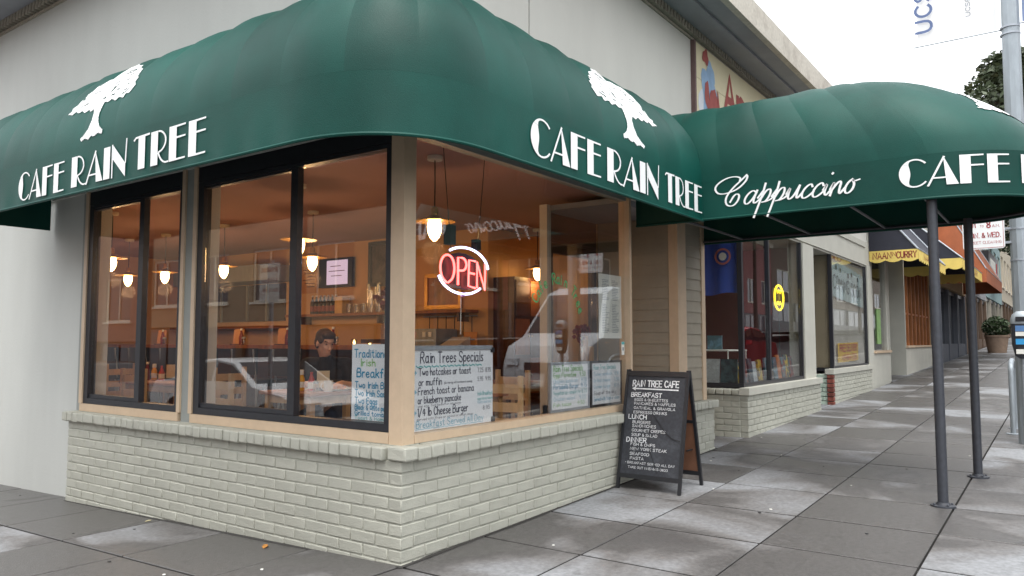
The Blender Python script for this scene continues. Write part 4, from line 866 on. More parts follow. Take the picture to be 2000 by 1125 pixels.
for i in range(4):
    for j in range(2): B('door', [M_wood, M_woodd][(i+j) % 2], cb, (4.33+j*.31, 4.62+j*.31, 2.26, 2.279, FZ+.06+i*.48, FZ+.50+i*.48)); B('knob', M_brass, cb, (4.60+j*.06-.02, 4.615+j*.06-.02, 2.245, 2.2595, FZ+.28+i*.48, FZ+.30+i*.48))
ur = thing('utensil_rail', 'steel rail of hanging ladles behind the neon sign', 'rail', (4.15, 3.1, 1.62)); MB().tube([(4.12, 2.7, 1.62), (4.12, 3.6, 1.62)], .008, 6).build('bar', M_galv, ur)
for i in range(6): MB().tube([(4.11, 2.78+i*.14, 1.62), (4.11, 2.78+i*.14, 1.40-.03*(i % 3))], .006, 5).build('handle', M_black, ur); MB().lathe([(.01,-.02),(.032,0),(.03,.02)], (4.11, 2.78+i*.14, 1.385-.03*(i % 3)), 10).build('bowl', M_galv, ur)
for i, (y, m_, l) in enumerate(((2.70, 'pink_note', 'pink'), (2.82, 'white_note', 'white'), (2.93, 'blue_note', 'blue'))): o = MB().box(4.192, 4.199, y, y+.09, 1.9+.05*i, 2.02+.05*i).build('pinned_note', mat(m_, lin([(220, 150, 150), (226, 222, 210), (150, 180, 200)][i]), .7)); tag(o, l+' note pinned to the wall beside the gilt frame', 'note')
gr = thing('coffee_grinder', 'black coffee grinder with clear hopper beside the coffee machine', 'grinder', (3.85, 3.62, 1.06)); MB().lathe([(.07,0),(.075,.02),(.06,.22),(.05,.25)], (3.85, 3.66, 1.061), 14).build('body', M_black, gr, True); MB().lathe([(.04,.25),(.075,.38),(.075,.40)], (3.85, 3.66, 1.061), 14).build('hopper', M_clear if 'M_clear' in globals() else M_galv, gr, True)
for i in range(5):
    o = MB().lathe([(.028,0),(.042,.09),(.04,.09),(.026,.006)], (3.9, 3.80+i*.095, 1.061), 12).build('paper_cup', M_paper, None, True); tag(o, 'white cup in the row on the back counter', 'cup', 'cups on the back counter')
# tables and chairs
def table(x0, x1, y0, y1, label):
    t = thing('cafe_table', label, 'table', ((x0+x1)/2, (y0+y1)/2, FZ), 'varnished cafe tables')
    mb = MB(); mb.box(x0, x1, y0, y1, .83, .865); o = mb.build('top', M_wood, t); md = o.modifiers.new('round', 'BEVEL'); md.width = .012; md.segments = 3
    B('apron', M_woodp, t, (x0+.06, x1-.06, y0+.06, y0+.08, .76, .829), (x0+.06, x1-.06, y1-.08, y1-.06, .76, .829), (x0+.06, x0+.08, y0+.081, y1-.081, .76, .829), (x1-.08, x1-.06, y0+.081, y1-.081, .76, .829))
    for x in (x0+.04, x1-.09):
        for y in (y0+.04, y1-.09): B('leg', M_woodp, t, (x, x+.05, y, y+.05, FZ, .829))
table(.97, 1.5, 2.0, 2.70, 'varnished table with condiments and a plate in front of the seated man')
table(1.15, 1.75, 4.35, 5.5, 'varnished table with sauce bottles by the side wall')
table(3.25, 4.0, 1.5, 2.2, 'varnished table with a black pedestal seen beyond the entrance post')
table(1.5, 2.1, .75, 1.4, 'varnished table just behind the whiteboards in the street window')
def chair(x, y, a, label):
    c = thing('cafe_chair', label, 'chair', (x, y, FZ), 'wooden slat back chairs'); R = Matrix.Rotation(a, 3, 'Z')
    def bx(nm, lx, ly, lz, hx, hy, hz, m=M_woodp): MB().cbox(Vector((x, y, 0))+R @ Vector((lx, ly, lz)), (hx, hy, hz), R).build(nm, m, c)
    bx('seat', 0, 0, FZ+.44, .2, .2, .018, M_wood)
    for lx, ly in ((.17, .17), (.17, -.17)): bx('leg', lx, ly, FZ+.21, .018, .018, .21)
    for ly in (.17, -.17): bx('back_post', -.18, ly, FZ+.46, .018, .018, .46)
    for lz in (.56, .68, .82): bx('slat', -.18, 0, FZ+lz, .010, .150, .035)
for x, y, a, l in ((1.62, .42, 0.3, 'slat back chair behind the specials whiteboard'), (2.32, 1.0, pi, 'slat back chair on the inner side of the table behind the whiteboards'), (2.95, 1.9, 0, 'slat back chair at the table beyond the entrance post'), (.80, 4.2, .1, 'slat back chair at the condiment table near the side wall, window side'), (1.45, 5.85, -pi/2, 'slat back chair at the far end of the condiment table'), (1.4, 3.95, pi/2, 'slat back chair at the near end of the condiment table'), (.62, 2.5, 0, 'slat back chair between the window and the seated man'), (1.72, 2.62, pi, 'slat back chair under the seated man')): chair(x, y, a, l)
TZ = .866
def bottle(name, label, x, y, prof, m, cap=None, capm=None, lab=None, z=TZ, labm=M_paper):
    b = thing(name, label, name.replace('_', ' ').split()[-1], (x, y, z)); MB().lathe(prof, (x, y, z), 14).build('body', m, b, True)
    if cap: MB().lathe(cap, (x, y, z), 12).build('cap', capm, b, True)
    if lab: MB().lathe(lab, (x, y, z), 14).build('label', labm, b, True)
M_must = mat('mustard_yellow', lin((226, 170, 30)), .35, .05, 5); M_ket = mat('ketchup_red', lin((120, 26, 18)), .2, .1, 5); M_hot = mat('chilli_red', lin((190, 50, 30)), .3, .1, 5); M_salt = glass_mat('shaker_glass', (.85, .84, .8), .15)
SQ = [(.026,0),(.03,.01),(.03,.10),(.022,.125),(.016,.14)]; SQC = [(.022,.13),(.021,.15),(.008,.155),(.006,.19)]
KB = [(.028,0),(.03,.01),(.03,.09),(.014,.155),(.013,.18)]; KC = [(.016,.18),(.016,.205)]
for tx, ty, nm in ((1.40, 5.2, 'beside the side wall'), (1.17, 2.36, 'in front of the seated man')):
    bottle('mustard_bottle', 'yellow mustard bottle with white cap on the table %s' % nm, tx, ty, SQ, M_must, [(.021,.14),(.021,.18),(.012,.185)], M_paper, [(.0308,.03),(.0308,.08)])
    bottle('ketchup_bottle', 'tall ketchup bottle on the table %s' % nm, tx-.02, ty+.11, KB, M_ket, KC, M_paper)
    bottle('sauce_bottle', 'orange chilli sauce bottle with white label on the table %s' % nm, tx+.03, ty-.10, [(.03,0),(.032,.08),(.012,.14),(.01,.15)], M_hot, [(.013,.15),(.013,.165)], M_hot, [(.0325,.02),(.0328,.075)])
    bottle('salt_shaker', 'small steel topped salt shaker on the table %s' % nm, tx-.07, ty-.28 if ty < 3 else ty+.07, [(.024,0),(.028,.01),(.024,.06),(.022,.075)], M_salt, [(.024,.075),(.024,.09),(.012,.1)], M_galv)
    c = thing('menu_card', 'cream table menu card in a black holder %s' % nm, 'card', (tx+.12, ty-.15, TZ)); R = Matrix.Rotation(-.75, 3, 'Z')
    MB().cbox((tx+.12, ty-.15, TZ+.10), (.055, .004, .075), R).build('card', mat('card_cream', lin((222, 206, 170)), .6, .04, 8), c); MB().cbox((tx+.12, ty-.15, TZ+.013), (.06, .03, .013), R).build('holder', M_black, c)
pl = thing('plate', 'white plate of food before the seated man', 'plate', (1.36, 2.1, TZ)); MB().lathe([(.06,0),(.08,.004),(.125,.02),(.122,.022),(.075,.008)], (1.36, 2.1, TZ), 24).build('dish', M_paper, pl, True)
mb = MB()
for i in range(9): a = i*2.4; mb.cbox((1.36+.05*cos(a)*(i % 3)/2, 2.1+.05*sin(a)*(i % 3)/2, TZ+.025+.006*(i % 2)), (.025, .012, .008), Matrix.Rotation(a, 3, 'Z'))
mb.build('food', mat('fried_food', lin((206, 130, 50)), .6, .3, 20), pl)
mg = thing('coffee_mug', 'white coffee mug beside the plate', 'mug', (1.2, 1.98, TZ)); MB().lathe([(.036,0),(.04,.01),(.041,.095),(.037,.095),(.035,.012)], (1.22, 2.06, TZ), 18).build('cup', M_paper, mg, True); MB().tube([(1.22-.035-.04*sin(a*pi/6), 2.06+.01, TZ+.05+.03*cos(a*pi/6)) for a in range(7)], .006, 6).build('handle', M_paper, mg, True)
np_ = MB().box(1.2, 1.45, 2.42, 2.6, TZ, TZ+.004).build('newspaper', M_paper); tag(np_, 'folded paper beside the seated man', 'newspaper')
# sauces and menus on the bar
for i, y in enumerate((3.7, 4.5, 5.4, 6.3, 7.2)):
    c = thing('menu_holder', 'upright menu folder standing on the bar', 'menu', (2.62, y, 1.26), 'menus on the bar'); MB().cbox((2.62, y, 1.36), (.008, .10, .10), Matrix.Rotation(.12, 3, 'Y')).build('sheet', mat('menu_amber', lin((206, 150, 96)), .5, .1, 6), c); MB().cbox((2.60, y, 1.266), (.04, .10, .006)).build('base', M_woodd, c)
    bottle('ketchup_bottle', 'ketchup bottle on the bar', 2.52, y-.2, KB, M_ket, KC, M_paper, z=1.261); bottle('salt_shaker', 'salt shaker on the bar', 2.5, y-.28, [(.024,0),(.028,.01),(.024,.06),(.022,.075)], M_salt, [(.024,.075),(.024,.09),(.012,.1)], M_galv, z=1.261)
for o in list(COL.objects):
    if o.get('label') in ('ketchup bottle on the bar', 'salt shaker on the bar'): o['group'] = 'condiments along the bar'
for i, (x, y) in enumerate(((2.7, 3.35), (2.75, 3.15))):
    c = thing('candle_glass', 'small lit candle glass on the bar', 'candle', (x, y, 1.26), 'candles on the bar'); MB().lathe([(.03,0),(.035,.07),(.032,.07),(.028,.01)], (x, y, 1.261), 12).build('glass', M_clear, c, True); MB().lathe([(.012,.012),(.016,.03),(.004,.06)], (x, y, 1.261), 8).build('flame', emis('candle_flame', (1, .6, .2), 8), c, True)
# window boards
def pen(n, c): return mat(n, lin(c), .7, .1, 30)
P_blue, P_green, P_ink, P_teal, P_pale = pen('marker_blue', (40, 150, 190)), pen('marker_green', (120, 190, 90)), pen('marker_ink', (62, 64, 84)), pen('marker_teal', (110, 190, 190)), pen('marker_pale', (150, 200, 220))
M_wb = mat('whiteboard', lin((246, 248, 252)), .3, .02, 4); M_wbf = mat('aluminium_frame', lin((170, 176, 184)), .4, .1, 10, metal=.3)
t1 = thing('breakfast_board', 'white board with blue and green handwriting about an Irish breakfast', 'sign board', (.14, .37, .78))
B('board', M_wb, t1, (.135, .145, .169, .58, .802, 1.285))
UL, VL, NL = (0,-1,0), (0,0,1), (-1,0,0)
for s, y, z, h, wdt, m, wt in (('Traditional', .555, 1.20, .052, .315, P_blue, .9), ('Irish', .50, 1.145, .045, .135, P_green, .9), ('Breakfast', .53, 1.075, .055, .36, P_blue, 1.1), ('Two Irish Bacon', .545, 1.005, .040, .37, P_blue, 1.2), ('Two Irish Sausages', .545, .955, .038, .39, P_blue, 1.2), ('Two Eggs', .545, .905, .040, .20, P_blue, 1.2), ('Black & white puddings', .545, .868, .030, .37, P_blue, 1.2), ('Grilled tomatoes', .545, .832, .030, .36, P_blue, 1.2), ('Toast & Homefries', .545, .806, .022, .37, P_teal, 1.2)):
    mb = MB(); write(mb, s, (.1345, y, z), UL, VL, NL, h, wdt, wt*1.05, .02); mb.build('handwriting', m, t1)
t2 = thing('specials_board', 'large whiteboard of daily specials in black handwriting beside the corner post', 'sign board', (.66, .14, .73))
B('board', M_wb, t2, (.19, 1.055, .135, .145, .738, 1.245)); B('tray', M_wbf, t2, (.22, 1.04, .125, .15, 1.246, 1.275))
for x, z in ((1.03, 1.225), (1.035, .739)): B('corner_clip', M_black, t2, (x, x+.035, .125, .15, z, z+.035))
UR, VR, NR = (1,0,0), (0,0,1), (0,-1,0)
for s, x, z, h, wdt, m, wt in (('Rain Trees Specials', .30, 1.165, .070, .64, P_ink, .75), ('Two hotcakes or toast', .285, 1.085, .046, .52, P_ink, .9), ('7.25  8.95', .88, 1.09, .03, .15, P_ink, .8), ('or muffin', .285, 1.022, .046, .22, P_ink, .9), ('plus one egg, with two bacon or sausage', .53, 1.025, .016, .29, P_ink, .8), ('5.95  9.95', .88, 1.03, .028, .15, P_ink, .8), ('French toast or banana', .28, .965, .046, .56, P_ink, .9), ('or blueberry pancake', .28, .91, .044, .42, P_ink, .9), ('one egg, two bacon or sausage', .28, .888, .014, .42, P_ink, .8), ('1/4 lb Cheese Burger', .275, .832, .052, .50, P_ink, .9), ('served with fries or salad or onion soup', .27, .805, .015, .56, P_ink, .8), ('Breakfast Served All Day', .265, .758, .044, .68, P_pale, .8), ('8.95', .94, .83, .026, .08, P_ink, .8), ('Irish Breakfast', .88, .93, .026, .17, P_teal, .9), ('eggs bacon beans', .88, .90, .018, .17, P_teal, .9), ('toast and tea', .88, .875, .018, .15, P_pale, .9)):
    mb = MB(); write(mb, s, (x, .1345, z), UR, VR, NR, h, wdt, wt, .02); mb.build('handwriting', m, t2)
mb = MB()
for i in range(9):
    for qd in ribbon2d(chaikin([(.26+i*.075, 1.147), (.28+i*.075, 1.135), (.30+i*.075, 1.146), (.325+i*.075, 1.137)], 1), .008): mb.add([(a, .1335, b) for a, b in qd], [(0,1,2,3)])
mb.build('squiggle', P_teal, t2); mb = MB()
for z in (1.10, .98, .85): mb.add([(.225,.1335,z+.01),(.25,.1335,z+.01),(.25,.1335,z+.02),(.27,.1335,z+.004),(.25,.1335,z-.012),(.25,.1335,z-.002),(.225,.1335,z-.002)], [(0,1,2,3,4,5,6)])
for qd in ribbon2d([(.26+i*.03, .748+.003*(i % 2)) for i in range(23)], .004): mb.add([(a, .1335, b) for a, b in qd], [(0,1,2,3)])
mb.build('arrow_marks', P_pale, t2)
for nm, x0, x1, fm, lab, lines in (('whiteboard', 1.80, 2.415, M_wbf, 'grey framed whiteboard with green and blue writing in the street window', (('Rain Tree Specials', P_green, .07, .46), ('Eggs Florentine   9.50', P_green, .05, .5), ('Chicken sandwich   9.50', P_pale, .045, .52), ('Portobello Burger  9.75', P_blue, .05, .52), ('Vegetarian omelette 8.75', P_teal, .045, .52), ('Chicken salad    9.25', P_pale, .04, .5), ('Fish tacos     9.50', P_green, .04, .48))), ('whiteboard', 2.44, 3.0, M_black, 'black framed whiteboard with faint blue writing in the street window', (('Rain Tree Specials', P_teal, .055, .40), ('Turkey sandwich   8.95', P_pale, .04, .46), ('Grilled cheese    7.50', P_pale, .04, .46), ('Garden burger    8.75', P_pale, .04, .46), ('Soup of the day', P_ink, .04, .4), ('Served with fries or salad', P_blue, .045, .46)))):
    q = thing(nm, lab, 'sign board', (x0, .14, .73), 'framed whiteboards in the street window')
    for b in ((x0, x1, .13, .15, .738, .758), (x0, x1, .13, .15, 1.115, 1.135), (x0, x0+.02, .13, .15, .7585, 1.1145), (x1-.02, x1, .13, .15, .7585, 1.1145)): B('frame', fm, q, b)
    B('board', M_wb, q, (x0+.021, x1-.021, .136, .146, .759, 1.114))
    for i, (s, m, h, wdt) in enumerate(lines): mb = MB(); write(mb, s, (x0+.05, .1355, 1.06-i*.31/len(lines)*1.05), UR, VR, NR, h*.7, wdt, .8, .02); mb.build('handwriting', m, q)
mn = thing('menu_page', 'white printed menu page hanging inside the street window', 'menu', (2.82, .13, 1.33))
B('page', M_paper, mn, (2.58, 3.0, .128, .131, 1.33, 1.90)); mb = MB()
for c in (2.64, 2.82):
    for i in range(34):
        if i in (0, 14, 15): continue
        mb.box(c, c+random.uniform(.06, .13), .1262, .1278, 1.86-i*.0145, 1.865-i*.0145)
mb.build('print', mat('grey_print', lin((150, 156, 160)), .7), mn)
o = thing('door_sticker', 'small white and teal sticker on the glass edge', 'sticker', (2.98, .095, 1.2)); B('paper', M_paper, o, (2.935, 2.99, .096, .0985, 1.18, 1.30)); B('band', P_teal, o, (2.936, 2.989, .0945, .0958, 1.275, 1.299)); B('mark', mat('grey_print', (.3, .3, .3)), o, (2.95, 2.975, .0945, .0958, 1.22, 1.25))
mb = MB()
def arctext(s, cx, cz, r, a0, a1, h, wt=1.0):
    n = len(s)
    for i, ch in enumerate(s):
        a = radians(a0+(a1-a0)*i/(n-1)); U = Vector((sin(a), 0, -cos(a))); V = Vector((cos(a), 0, sin(a))); write(mb, ch, Vector((cx, .0985, cz))+V*r, U, V, (0,-1,0), h, None, wt)
arctext('Cafe Rain Tree', 1.86, 1.42, .34, 150, 25, .085)
o = mb.build('window_lettering', mat('green_window_paint', lin((70, 170, 110)), .5)); tag(o, 'arched green lettering painted on the street window', 'lettering')
# neon OPEN
no = thing('open_sign', 'red and white neon open sign hanging in the window', 'neon sign', (.8, .2, 1.64))
NRED, NWH = emis('red_neon', (1, .10, .09), 4.5), emis('white_neon', (.62, .66, 1.0), 3.2)
def ntube(pts, m, r=.0075): MB().tube([(a, .2, b) for a, b in pts], r, 8).build('tube', m, no, True)
ntube(chaikin([(.625,1.70),(.575,1.73),(.555,1.80),(.575,1.865),(.63,1.895),(.69,1.87),(.71,1.80),(.69,1.73),(.64,1.70)], 2), NRED)
ntube([(.745,1.69),(.745,1.88)]+[(.79+.045*sin(a*pi/8), 1.836+.044*cos(a*pi/8)) for a in range(9)]+[(.75,1.79)], NRED)
ntube([(.935,1.868),(.865,1.872),(.858,1.69),(.935,1.678)], NRED); ntube([(.862,1.782),(.925,1.778)], NRED)
ntube([(.955,1.68),(.955,1.862),(1.045,1.672),(1.05,1.862)], NRED)
ntube([(.82+.265*cos(radians(a)), 1.80+.155*sin(radians(a))) for a in range(128, 4, -6)], NWH, .0085); ntube([(.80+.265*cos(radians(a)), 1.785+.155*sin(radians(a))) for a in range(196, 318, 6)], NWH, .0085)
MB().grid([[(.82+.23*cos(radians(a))*k_, .228, 1.79+.13*sin(radians(a))*k_) for a in range(0, 361, 20)] for k_ in (.02, 1)]).build('backing', M_black, no)
for x in (.68, .97): MB().tube([(x, .21, 1.93), (x+(.03 if x > .8 else -.06)+.1*(x > .8), .24, 2.715)], .003, 5).build('chain', M_black, no)
B('transformer', M_black, no, (.66, .72, .20, .26, 1.965, 2.10), (.95, 1.0, .20, .25, 1.955, 2.03))
MB().tube([(.80, .22, 1.64), (.80, .22, 1.35)], .003, 5).build('pull_cord', M_cream, no); B('tag', mat('pink_tag', lin((200, 120, 170)), .6), no, (.785, .815, .195, .205, 1.61, 1.64))
# vases with dark red flowers
for x, y, z, l in ((.60, .75, 1.32, 'dark red flowers in a clear vase near the neon sign'), (2.78, .42, 1.10, 'dark red flowers in a clear vase behind the hanging menu')):
    f = thing('flower_vase', l, 'vase', (x, y, z)); 
    MB().lathe([(.03,0),(.035,.08),(.02,.14),(.026,.18)], (x, y, z), 12).build('vase', M_clear, f, True); mb = MB()
    for i in range(40):
        a, b, r = random.uniform(0, 6.28), random.uniform(-1, 1), .075*random.uniform(.5, 1); c = Vector((x+r*cos(a)*sqrt(1-b*b), y+r*sin(a)*sqrt(1-b*b), z+.27+r*b*1.4)); mb.cbox(c, (.016, .016, .004), Matrix.Rotation(random.uniform(0, 3), 3, 'X') @ Matrix.Rotation(random.uniform(0, 3), 3, 'Y'))
    mb.build('petals', mat('dark_red_petal', lin((110, 24, 40)), .7, .2, 20), f); MB().tube([(x, y, z+.1), (x, y, z+.25)], .006, 5).build('stem', mat('stem_green', lin((50, 80, 40)), .7), f)
    if z > 1.2: o = thing('plant_stand', 'tall wooden plant stand under the dark red flowers', 'stand', (x, y, FZ)); B('top', M_woodd, o, (x-.12, x+.12, y-.12, y+.12, z-.03, z-.002)); MB().tube([(x, y, FZ), (x, y, z-.03)], .03, 8).build('column', M_woodd, o); B('foot', M_woodd, o, (x-.14, x+.14, y-.14, y+.14, FZ, FZ+.03))
    else: o = thing('vase_shelf', 'narrow wooden stand under the vase behind the hanging menu', 'stand', (x, y, FZ)); B('top', M_woodd, o, (x-.1, x+.1, y-.1, y+.1, z-.03, z-.002)); B('column', M_woodd, o, (x-.03, x+.03, y-.03, y+.03, FZ, z-.031))
# ================================================================== PEOPLE
def capsule(bm, a, b, ra, rb, n=12):
    a, b = Vector(a), Vector(b); d = b-a; L = d.length
    q = d.to_track_quat('Z', 'Y').to_matrix() if L > 1e-5 else Matrix.Identity(3)
    prof = [(ra*sin(t), -ra*cos(t)) for t in (0.001, .4, .8, 1.2, pi/2)]+[(rb*sin(t), L-rb*cos(t)) for t in (pi/2, 1.94, 2.34, 2.74, pi-.001)]
    vs_ = []
    for r, z in prof: vs_.append([bm.verts.new(a+q @ Vector((r*cos(2*pi*k/n), r*sin(2*pi*k/n), z))) for k in range(n)])
    for i in range(len(prof)-1):
        for k in range(n): bm.faces.new((vs_[i][k], vs_[i][(k+1) % n], vs_[i+1][(k+1) % n], vs_[i+1][k]))
    bm.faces.new(vs_[0][::-1]); bm.faces.new(vs_[-1])
def ell(bm, c, r, R=None, n=16):
    m = Matrix.Translation(Vector(c)) @ ((R or Matrix.Identity(3)).to_4x4()) @ Matrix.Diagonal((*r, 1)); bmesh.ops.create_uvsphere(bm, u_segments=n, v_segments=n, radius=1, matrix=m)
def fuse(bm, name, m, parent, vox=.008, T=None, smooth=4):
    me = bpy.data.meshes.new(name); bm.to_mesh(me); bm.free(); o = bpy.data.objects.new(name, me); COL.objects.link(o)
    r = o.modifiers.new('r', 'REMESH'); r.mode = 'VOXEL'; r.voxel_size = vox; s = o.modifiers.new('s', 'SMOOTH'); s.iterations = smooth; s.factor = .5
    dg = bpy.context.evaluated_depsgraph_get(); me2 = bpy.data.meshes.new_from_object(o.evaluated_get(dg)); o.modifiers.clear(); o.data = me2
    if T is not None: me2.transform(T)
    me2.materials.clear(); me2.materials.append(m); me2.polygons.foreach_set('use_smooth', [True]*len(me2.polygons)); o.parent = parent; return o
M_skin = mat('skin', lin((226, 176, 148)), .5, .06, 12); M_shirt = mat('black_tshirt', lin((36, 34, 38)), .85, .1, 10, .2, 40); M_jean = mat('denim', lin((62, 74, 96)), .85, .1, 20); M_hair = mat('brown_hair', lin((62, 42, 30)), .6, .2, 50, .4, 120); M_eye = mat('eye_dark', lin((40, 28, 24)), .3)
def hand(bm, wrist, d, up, side, curl=.6):
    d, up = Vector(d).normalized(), Vector(up).normalized(); s = d.cross(up).normalized()*side; w_ = Vector(wrist); c = w_+d*.05
    capsule(bm, w_, c, .026, .03); 
    for i in range(4): capsule(bm, w_+d*.03+s*(-.026+.0175*i), w_+d*.085+s*(-.03+.02*i), .014, .0125)
    for i, l in enumerate((.07, .078, .073, .058)):
        b = w_+d*.085+s*(-.03+.02*i); m1 = b+(d*cos(curl)-up*sin(curl))*l*.5; m2 = m1+(d*cos(curl*2)-up*sin(curl*2))*l*.5; capsule(bm, b, m1, .0095, .009); capsule(bm, m1, m2, .009, .0078)
    t0 = w_+d*.03-s*.03; t1 = t0+(d*.6-s*.7-up*.2).normalized()*.035; capsule(bm, t0, t1, .013, .011); capsule(bm, t1, t1+(d*.9-s*.2-up*.3).normalized()*.03, .0105, .009)
def person(label, base, yaw, J, head_yaw, head_pitch, shirt, pants, skin=M_skin, apron=None):
    T = Matrix.Rotation(yaw, 4, 'Z'); root = thing('person', label, 'person', base)
    H = Vector(J['head']); hr = Matrix.Rotation(head_yaw, 3, 'Z') @ Matrix.Rotation(head_pitch, 3, 'Y')
    hp_ = lambda x, y, z: H+hr @ Vector((x, y, z))
    bm = bmesh.new()
    ell(bm, hp_(-.012, 0, .03), (.096, .076, .092), hr); ell(bm, hp_(.02, 0, -.035), (.068, .058, .085), hr); ell(bm, hp_(.045, 0, -.085), (.035, .034, .03), hr)
    capsule(bm, hp_(.082, 0, .012), hp_(.104, 0, -.028), .010, .0135); ell(bm, hp_(.068, 0, .042), (.02, .05, .012), hr); ell(bm, hp_(.082, 0, -.062), (.009, .024, .008), hr); ell(bm, hp_(.08, 0, -.074), (.008, .02, .007), hr)
    for s in (1, -1): ell(bm, hp_(-.005, s*.078, -.005), (.022, .009, .032), hr); ell(bm, hp_(.058, s*.034, -.022), (.022, .02, .022), hr)
    capsule(bm, J['neck'], hp_(-.02, 0, -.06), .056, .05)
    for s in ('l', 'r'):
        sg_ = 1 if s == 'l' else -1; capsule(bm, J[s+'sh'], J[s+'el'], .05, .042); capsule(bm, J[s+'el'], J[s+'wr'], .041, .027); hand(bm, J[s+'wr'], J[s+'hd'], J[s+'hu'], sg_, J.get('curl', .5))
        capsule(bm, J[s+'hip'], J[s+'kn'], .075, .055); capsule(bm, J[s+'kn'], J[s+'an'], .054, .036); capsule(bm, J[s+'an'], Vector(J[s+'an'])+Vector((.14, 0, -.045)), .04, .032)
    capsule(bm, J['pel'], J['chest'], .13, .13); capsule(bm, J['lsh'], J['rsh'], .06, .06); capsule(bm, J['chest'], J['neck'], .12, .06)
    fuse(bm, 'body', skin, root, .0075, T)
    bm = bmesh.new(); P = Vector(J['pel']); Cc = Vector(J['chest'])
    for k in (-.075, 0, .075): capsule(bm, P+Vector((0, k, 0)), Cc+Vector((0, k*1.1, 0)), .115, .128)
    capsule(bm, J['lsh'], J['rsh'], .075, .075); capsule(bm, Cc, Vector(J['neck'])-Vector((.0, 0, .015)), .14, .072)
    for s in ('l', 'r'): a, b = Vector(J[s+'sh']), Vector(J[s+'el']); capsule(bm, a, a+(b-a)*.72, .07, .064)
    fuse(bm, 'shirt', shirt, root, .011, T)
    bm = bmesh.new()
    capsule(bm, J['lhip'], J['rhip'], .125, .125)
    for s in ('l', 'r'): capsule(bm, J[s+'hip'], J[s+'kn'], .095, .07); capsule(bm, J[s+'kn'], J[s+'an'], .072, .055)
    fuse(bm, 'trousers', pants, root, .012, T)
    bm = bmesh.new(); ell(bm, hp_(-.024, 0, .052), (.098, .084, .088), hr); ell(bm, hp_(-.05, 0, .0), (.062, .079, .085), hr); ell(bm, hp_(.035, 0, .095), (.055, .07, .035), hr)
    for s in (1, -1): ell(bm, hp_(.02, s*.072, .04), (.05, .012, .035), hr)
    fuse(bm, 'hair', M_hair, root, .0075, T, 2)
    for s in (1, -1):
        mb = MB(); c = T @ (hp_(.0765, s*.032, .017)); mb.lathe([(.004,-.007),(.010,0),(.004,.007)], (0,0,0), 10); mb.v = [tuple(Vector(v)+c+Vector(base)) for v in mb.v]; mb.build('eye', M_eye, root, True)
        mb = MB(); mb.tube([tuple(T @ hp_(.083-.012*abs(k), s*(.018+.034*(k+1)/2), .042+.004*k) + Vector(base)) for k in (-1, 0, 1)], .005, 6); mb.build('eyebrow', M_hair, root)
    if apron: MB().grid([[tuple((T @ (Vector((.155-.04*abs(u-4)/4, -.14+.28*u/8, z)))) + Vector(base)) for u in range(9)] for z in (.55, .8, 1.0, 1.2)]).build('apron', apron, root, True, thick=.006)
    return root
# the man eating at the window table (local frame: +x ahead, +y left)
sit = dict(pel=(0,0,.50), chest=(.10,0,.84), neck=(.16,0,1.02), head=(.21,.0,1.165), lsh=(.12,.18,.96), rsh=(.12,-.18,.96), lel=(.20,.27,.76), rel=(.24,-.27,.76), lwr=(.37,.20,.80), rwr=(.42,-.08,.80), lhd=(.75,-.45,-.25), rhd=(.55,.8,-.05), lhu=(.3,0,1), rhu=(0,0,1), lhip=(0,.10,.50), rhip=(0,-.10,.50), lkn=(.42,.12,.50), rkn=(.42,-.12,.50), lan=(.40,.12,.09), ran=(.40,-.12,.09), curl=.7)
person('seated man in a black t-shirt eating at the window table', (1.72, 2.62, FZ), pi+.62, sit, .80, .34, M_shirt, M_jean)
std = dict(pel=(0,0,.96), chest=(.01,0,1.30), neck=(0,0,1.46), head=(.03,0,1.62), lsh=(0,.18,1.40), rsh=(0,-.18,1.40), lel=(-.02,.24,1.12), rel=(-.02,-.24,1.12), lwr=(.06,.24,.88), rwr=(.06,-.24,.88), lhd=(.2,0,-1), rhd=(.2,0,-1), lhu=(0,1,0), rhu=(0,-1,0), lhip=(0,.09,.92), rhip=(0,-.09,.92), lkn=(.02,.10,.50), rkn=(.02,-.10,.50), lan=(0,.10,.09), ran=(0,-.10,.09), curl=.3)
person('standing person in slate blue near the side wall of the cafe', (.95, 5.75, FZ), -.3, std, .1, .1, mat('slate_shirt', lin((86, 102, 122)), .85, .08, 10), M_jean)
# ================================================================== STREET FURNITURE ON THE RIGHT
sp = thing('lamp_post', 'tall galvanised steel lamp post beside the parking meter', 'lamp post', (6.92, -2.72, gz(6.92, 0)))
MB().tube([(6.92, -2.80, .16), (6.92, -2.80, 3), (6.92, -2.81, 5.5), (6.92, -2.82, 8.2)], [.098, .095, .09, .082], 12).build('shaft', M_galv, sp, False)
MB().tube([(6.92, -2.82, 8.15), (6.92, -3.4, 8.5), (6.92, -4.6, 8.6)], .035, 8).build('arm', M_galv, sp, True); MB().cbox((6.92, -4.8, 8.58), (.12, .3, .06)).build('lantern', M_galv, sp)
for z in (2.55, 2.20, 4.86, 4.78):
    MB().lathe([(.101, 0), (.101, .018)], (6.92, -2.80, z), 16).build('strap', M_wbf, sp, True)
pk = thing('parking_sign', 'white and red no parking street cleaning sign strapped to the lamp post', 'sign', (6.86, -2.45, 2.35))
def rrect(mb, f, u0, u1, v0, v1, r, n=5):
    P = []
    for cx, cy_, a0 in ((u1-r, v1-r, 0), (u0+r, v1-r, 90), (u0+r, v0+r, 180), (u1-r, v0+r, 270)):
        for i in range(n+1): a = radians(a0+90*i/n); P.append(f(cx+r*cos(a), cy_+r*sin(a)))
    return P
fS = lambda x: (lambda u, v: (x, -2.255-u, 2.35+v))
MB().prism(rrect(None, fS(6.86), 0, .41, 0, .50, .03), (.004, 0, 0)).build('plate', M_white, pk)
